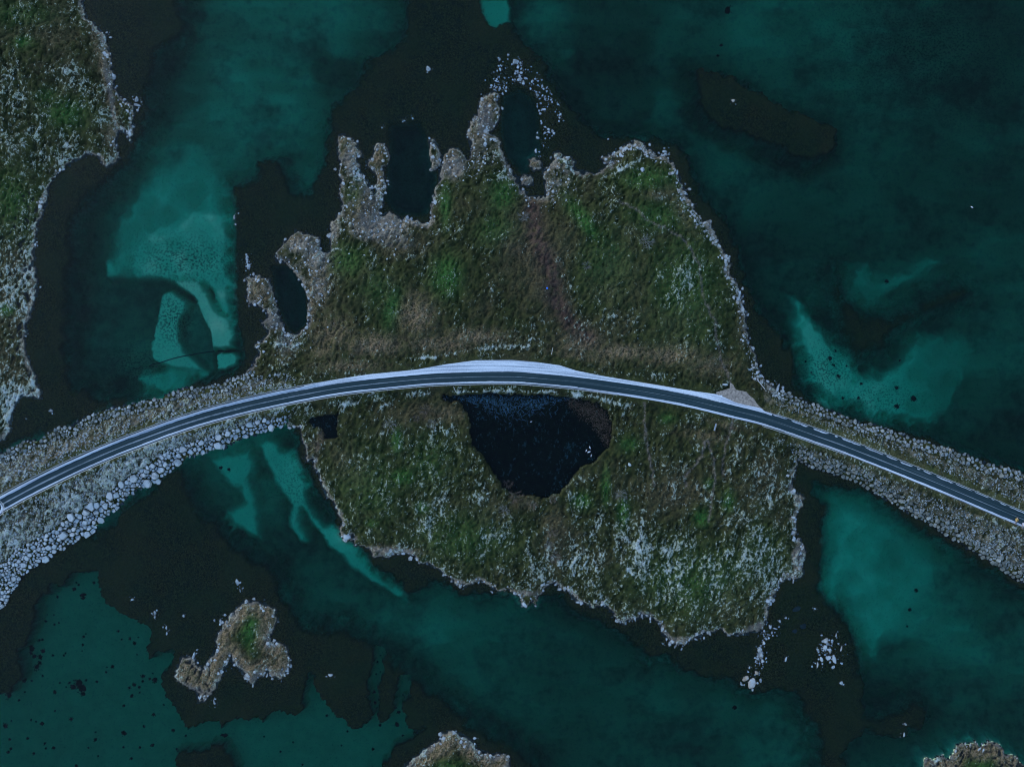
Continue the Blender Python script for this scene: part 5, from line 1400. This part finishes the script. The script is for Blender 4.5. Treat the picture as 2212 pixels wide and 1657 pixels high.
for (i, j, rows) in WEEDS:
    for (x_, y_, r_) in rows:
        u, v = 553.0*i+x_/4, 414.25*j+y_/4
        x, y, z = Wg(u, v)
        if z > -.4: continue
        o = link('seaweed_clump', WM[nW % 6]); R = r_/4*S*1.12
        o.location = (x, y, z); o.scale = (R*rw.uniform(.9, 1.15), R*rw.uniform(.8, 1.05), min(.9, max(.3, R))); o.rotation_euler.z = rw.uniform(0, 6.28)
        size = 'big' if r_ > 25 else 'round' if r_ > 15 else 'tiny'
        rowt = '' if (i, j) != (0, 3) else (' near the causeway' if v < 1350 else ' left of the islet' if v < 1475 else ' near the bottom edge' if v > 1570 else ' below the islet arm')
        tag(o, 'seaweed', 'seaweed', 'dark seaweed clumps on the sand'); nW += 1
        weeds.append((o, u, f'{size} dark seaweed clump on {PLACE[(i, j)]}{rowt}'))
single_out(weeds, lambda t_, n_: t_ if n_ is None else t_.replace('clump on', f'clump, {n_} from left, on', 1))

# ------------------------------------------------------------------ small things
def tube_along(name, pts, r, mat, parent=None, sides=6):
    V_, F_ = [], []
    for a, b in zip(pts[:-1], pts[1:]): stick(V_, F_, a, b, r, r, sides)
    n0 = len(V_)
    return link(name, quick_mesh(name, np.array(V_), np.array(F_), mat, True, 4), parent)
pp = []
for u, v in catmull([(300,808),(327,792),(345,784),(390,771),(455,760),(500,757),(515,757)], 6):
    x, y, z = Wg(u, v); pp.append((x, y, z+.12))
pz = np.convolve([p[2] for p in pp], np.ones(5)/5, 'same'); pz[:2] = pz[2]; pz[-2:] = pz[-3]
pp = [(p[0], p[1], max(p[2], q)) for p, q in zip(pp, pz)]
tag(tube_along('pipe', pp, .11, M['pipe']), 'thin dark pipe lying across the pale sand of the left lagoon', 'pipe')

def gull(u, v, rot, label, sc=1.0, mt='white'):
    x, y, _ = W(u, v, ZP)
    zw = ZP if field_at(psd, u, v) > 0 else 0.0
    x, y, _ = W(u, v, zw)
    bm = bmesh.new(); bmesh.ops.create_uvsphere(bm, u_segments=14, v_segments=10, radius=1)
    for w_ in bm.verts:
        t_ = w_.co.x
        w_.co.x = t_*.34 + (.10 if t_ < -.8 else 0)*-1
        k_ = 1-.45*max(0, -t_)**1.5-.15*max(0, t_)**2
        w_.co.y *= .145*k_; w_.co.z = w_.co.z*.12*k_ + (.045 if t_ < -.6 else 0) + .03
    # neck and head grow out of the breast
    g = bmesh.ops.create_uvsphere(bm, u_segments=10, v_segments=8, radius=1)['verts']
    for w_ in g:
        w_.co = Vector((w_.co.x*.085+.34, w_.co.y*.07, w_.co.z*.10+.14))
    me = bpy.data.meshes.new('gull'); bm.to_mesh(me); bm.free(); me.materials.append(M[mt])
    me.polygons.foreach_set('use_smooth', np.ones(len(me.polygons), bool))
    root = link('gull', me); root.location = (x, y, zw+.02); root.rotation_euler.z = math.radians(rot); root.scale = (sc*.72,)*3
    for sy in (-1, 1):
        wv = [(.18, sy*.10, .13), (.16, sy*.16, .07), (-.10, sy*.17, .08), (-.42, sy*.05, .12), (-.40, sy*.02, .13), (-.05, sy*.07, .16)]
        o = mesh_obj('wing', wv+[(p[0], p[1], p[2]-.03) for p in wv], [(0,1,2,5), (2,3,4,5), (6,11,8,7), (8,11,10,9), (0,6,7,1), (1,7,8,2), (2,8,9,3), (3,9,10,4), (4,10,11,5), (5,11,6,0)], M['greyf' if mt == 'white' else mt], root)
    mesh_obj('beak', [(.41,.02,.14),(.41,-.02,.14),(.41,0,.165),(.50,0,.132)], [(0,1,3),(1,2,3),(2,0,3),(0,2,1)], M['beak'], root)
    tag(root, label, 'gull', 'gulls on the water')
    return root
gull(*[1106+673/4, 828.5+553/4], 110, 'uppermost white gull of the little flock on the pond', 1.15)
gull(*[1106+642/4, 828.5+579/4], 60, 'leftmost white gull of the little flock on the pond', 1.05)
gull(*[1106+665/4, 828.5+591/4], 200, 'largest white gull in the middle of the little flock', 1.35)
gull(*[1106+685/4, 828.5+622/4], 70, 'slender lowest gull of the little flock on the pond', 1.1, 'greyf')
gull(1106+165/4, 828.5+330/4, 20, 'single pale bird near the frosted grass on the pond', .9, 'greyf')
gull(2099, 448, 150, 'single white gull far out on the sea at right', 1.1)

# tyre at the pond's narrow end
x, y, _ = W(553+1625/4, 828.5+141/4, ZP); V_, F_ = [], []
for i in range(20):
    a = 2*math.pi*i/20
    for j in range(8):
        b = 2*math.pi*j/8; r_ = .31+.09*math.cos(b); V_.append((r_*math.cos(a), r_*math.sin(a), .10*math.sin(b)))
for i in range(20):
    for j in range(8): F_.append((i*8+j, ((i+1) % 20)*8+j, ((i+1) % 20)*8+(j+1) % 8, i*8+(j+1) % 8))
o = link('tyre', quick_mesh('tyre', np.array(V_), np.array(F_), M['rubber'], True, 4)); o.location = (x, y, ZP+.03)
tag(o, 'small ring shaped tyre floating at the pond\'s narrow northwest end', 'tyre')

# blue float dropped in the red gully
x, y, z = Wg(1106+303/4, 414.25+832/4); V_, F_ = [], []
prof = [(0,-.02),(.12,-.02),(.19,.05),(.21,.18),(.19,.31),(.10,.38),(.05,.40),(.05,.46),(0,.46)]
for (r_, zz) in prof:
    for k_ in range(12): V_.append((r_*math.cos(k_*math.pi/6), r_*math.sin(k_*math.pi/6), zz))
for a in range(len(prof)-1):
    for k_ in range(12): F_.append((a*12+k_, a*12+(k_+1) % 12, (a+1)*12+(k_+1) % 12, (a+1)*12+k_))
o = link('buoy', quick_mesh('buoy', np.array(V_), np.array(F_), M['blue'], True, 4)); o.location = (x, y, z+.08); o.rotation_euler.x = .5
tag(o, 'tiny bright blue buoy lying in the red brown gully', 'buoy')

def plank(name, u0, v0, u1, v1, w_, hgt, mat, lift=.1):
    a = Vector(Wg(u0, v0)); b = Vector(Wg(u1, v1)); a.z += lift; b.z += lift; d = (b-a); L = d.length; d.normalize()
    e = Vector((-d.y, d.x, 0)).normalized()*w_/2; f = Vector((0, 0, hgt))
    c_ = (a+b)/2
    bm = bmesh.new()
    pts = [p-c_ for p in (a-e, a+e, b+e*.8, b-e*.8)]
    lo_ = [bm.verts.new(p) for p in pts]; hi_ = [bm.verts.new(p*.995+f) for p in pts]
    bm.faces.new(lo_[::-1]); bm.faces.new(hi_)
    for k_ in range(4): bm.faces.new((lo_[k_], lo_[(k_+1) % 4], hi_[(k_+1) % 4], hi_[k_]))
    bmesh.ops.bevel(bm, geom=bm.edges[:], offset=min(w_, hgt)*.15, segments=1, affect='EDGES')
    bmesh.ops.recalc_face_normals(bm, faces=bm.faces)
    me = bpy.data.meshes.new(name); bm.to_mesh(me); bm.free(); me.materials.append(mat)
    o = link(name, me); o.location = c_; return o
tag(plank('pole', 1191.0, 766.5, 1194.0, 751.5, .11, .11, M['wood'], .25), 'thin pale pole lying in the grass north of the lay-by', 'pole')
tag(plank('driftwood_plank', 2131*.767, 1068*.767, 2153*.767, 1096*.767, .16, .09, M['wood'], .3), 'long bleached plank washed up at the right causeway\'s root', 'plank')
tag(plank('driftwood_plank', 45*.767/1.0, 1600*.767, 46*.767, 1608*.767, .10, .08, simple('yellow_wood', (.55, .47, .22), .8, .1, 8), .5), 'short yellowish plank among stones at the left frame edge', 'plank')
tag(plank('driftwood_plank', 1277*.767, 1089*.767, 1284*.767, 1104*.767, .10, .08, M['wood'], .2), 'pale stick on the bank between road and pond', 'stick')

# information board standing beside the road, seen nearly edge-on from above
a0 = Wg(2014.5*.767, 1193*.767); a1 = Wg(2009*.767, 1212*.767)
root = empty('notice_board', ((a0[0]+a1[0])/2, (a0[1]+a1[1])/2, (a0[2]+a1[2])/2), math.atan2(a1[1]-a0[1], a1[0]-a0[0]))
tag(root, 'narrow frosted board standing in the grass south of the road', 'board')
L = math.dist(a0[:2], a1[:2])/2
def bx(name, x0, x1, y0, y1, z0, z1, mat, parent, rx=0.0):
    bm = bmesh.new(); vs_ = [bm.verts.new((x, y, z)) for z in (z0, z1) for x, y in ((x0, y0), (x1, y0), (x1, y1), (x0, y1))]
    for f in ((3,2,1,0),(4,5,6,7),(0,1,5,4),(1,2,6,5),(2,3,7,6),(3,0,4,7)): bm.faces.new([vs_[i] for i in f])
    bmesh.ops.bevel(bm, geom=bm.edges[:], offset=.012, segments=1, affect='EDGES')
    me = bpy.data.meshes.new(name); bm.to_mesh(me); bm.free(); me.materials.append(mat)
    o = link(name, me, parent); o.rotation_euler.x = rx; return o
o = bx('panel', -L, L, -.15, .15, -.03, .03, M['panel'], root, .5); o.location.z = .95
o = bx('roof_strip', -L-.06, L+.06, -.09, .09, -.02, .02, M['post'], root, .5); o.location = (0, .13, 1.04)
for sx in (-1, 1):
    for sy in (-1, 1): bx('leg', sx*L*.85-.04, sx*L*.85+.04, sy*.10-.04, sy*.10+.04, -.2, .86+.08*sy, M['stem'], root)

# ------------------------------------------------------------------ two people lying at the road edge by the right frame side
def skin_part(name, joints, edges, mat, parent, sub=1):
    me = bpy.data.meshes.new(name); me.from_pydata([j[0] for j in joints], edges, []); me.materials.append(mat)
    o = link(name, me, parent)
    md = o.modifiers.new('skin', 'SKIN'); md.use_smooth_shade = True
    for i, (p, r) in enumerate(joints):
        me.skin_vertices[0].data[i].radius = (r, r); me.skin_vertices[0].data[i].use_root = (i == 0)
    s_ = o.modifiers.new('sub', 'SUBSURF'); s_.levels = sub; s_.render_levels = sub
    return o
def person(u, v, rot, label, coat, hairmat, flip=1):
    x, y, _ = W(u, v, ZR)
    root = empty('person', (x, y, ZR+.04), math.radians(rot)); tag(root, label, 'person')
    # x: towards the head, y: sideways, z: up; lying on the back, one knee raised
    b = [((0,0,.13),.135),((.22,0,.13),.125),((.45,0,.14),.14),((.58,0,.13),.06),((.70,0,.14),.095),((.80,0,.14),.08),
         ((-.10,.09,.12),.10),((-.46,.12,.30*.9),.07),((-.82,.13,.10),.05),((-.86,.13,.20),.045),
         ((-.10,-.09,.12),.10),((-.50,-.13,.12),.07),((-.88,-.16,.08),.05),((-.90,-.17,.19),.045),
         ((.48,.20,.13),.06),((.24,.33,.10),.048),((.02,.25,.16),.036),((-.06,.20,.19),.04),
         ((.48,-.20,.13),.06),((.22,-.32,.09),.048),((-.02,-.34,.08),.036),((-.11,-.35,.08),.04)]
    e = [(0,1),(1,2),(2,3),(3,4),(4,5),(0,6),(6,7),(7,8),(8,9),(0,10),(10,11),(11,12),(12,13),(2,14),(14,15),(15,16),(16,17),(2,18),(18,19),(19,20),(20,21)]
    # fingers
    for side, hand in ((1, 17), (-1, 21)):
        hx, hy, hz = b[hand][0]
        for k_ in range(4):
            b.append(((hx-.07, hy+(k_-1.5)*.018, hz), .009)); e.append((hand, len(b)-1)); b.append(((hx-.115+.006*abs(k_-1), hy+(k_-1.5)*.02, hz-.015), .008)); e.append((len(b)-2, len(b)-1))
        b.append(((hx-.03, hy+side*.05, hz), .010)); e.append((hand, len(b)-1))
    skin_part('body', b, e, M['skin'], root)
    c_ = [(p, r+.022) for p, r in b[:3]] + [(b[14][0], .085), (b[15][0], .07), (b[16][0], .055), (b[18][0], .085), (b[19][0], .07), (b[20][0], .055), ((-.13, 0, .14), .15)]
    skin_part('coat', c_, [(0,1),(1,2),(2,3),(3,4),(4,5),(2,6),(6,7),(7,8),(0,9)], M[coat], root)
    tr = [((-.02,0,.13),.12)] + [(b[i][0], b[i][1]+.016) for i in (6,7,8,10,11,12)]
    skin_part('trousers', tr, [(0,1),(1,2),(2,3),(0,4),(4,5),(5,6)], M['denim'], root)
    for i in (8, 12):
        p, q = b[i][0], b[i+1][0]
        skin_part('boot', [(p, .068), ((p[0]-.03, p[1], p[2]+.02), .066), ((q[0]-.02, q[1], q[2]+.06), .048)], [(0,1),(1,2)], M['boot'], root)
    skin_part('hair', [((.74,0,.10),.11),((.84,0,.12),.085),((.72,.05,.08),.07)], [(0,1),(0,2)], M[hairmat], root)
    for sy in (-.032, .032): bx('eye', .715-.008, .715+.008, sy-.012, sy+.012, .222, .236, M['hair'], root)
    bx('nose', .665, .70, -.012, .012, .225, .26, M['skin'], root); bx('mouth', .638, .645, -.022, .022, .215, .229, M['boot'], root)
person(2862*.767, 1466*.767, 72, 'person in a mustard coat with dark hair lying at the road edge', 'coat', 'hair')
person(2881*.767, 1479*.767, 72, 'person in a pale grey coat lying at the road edge by the frame side', 'coat2', 'hair')
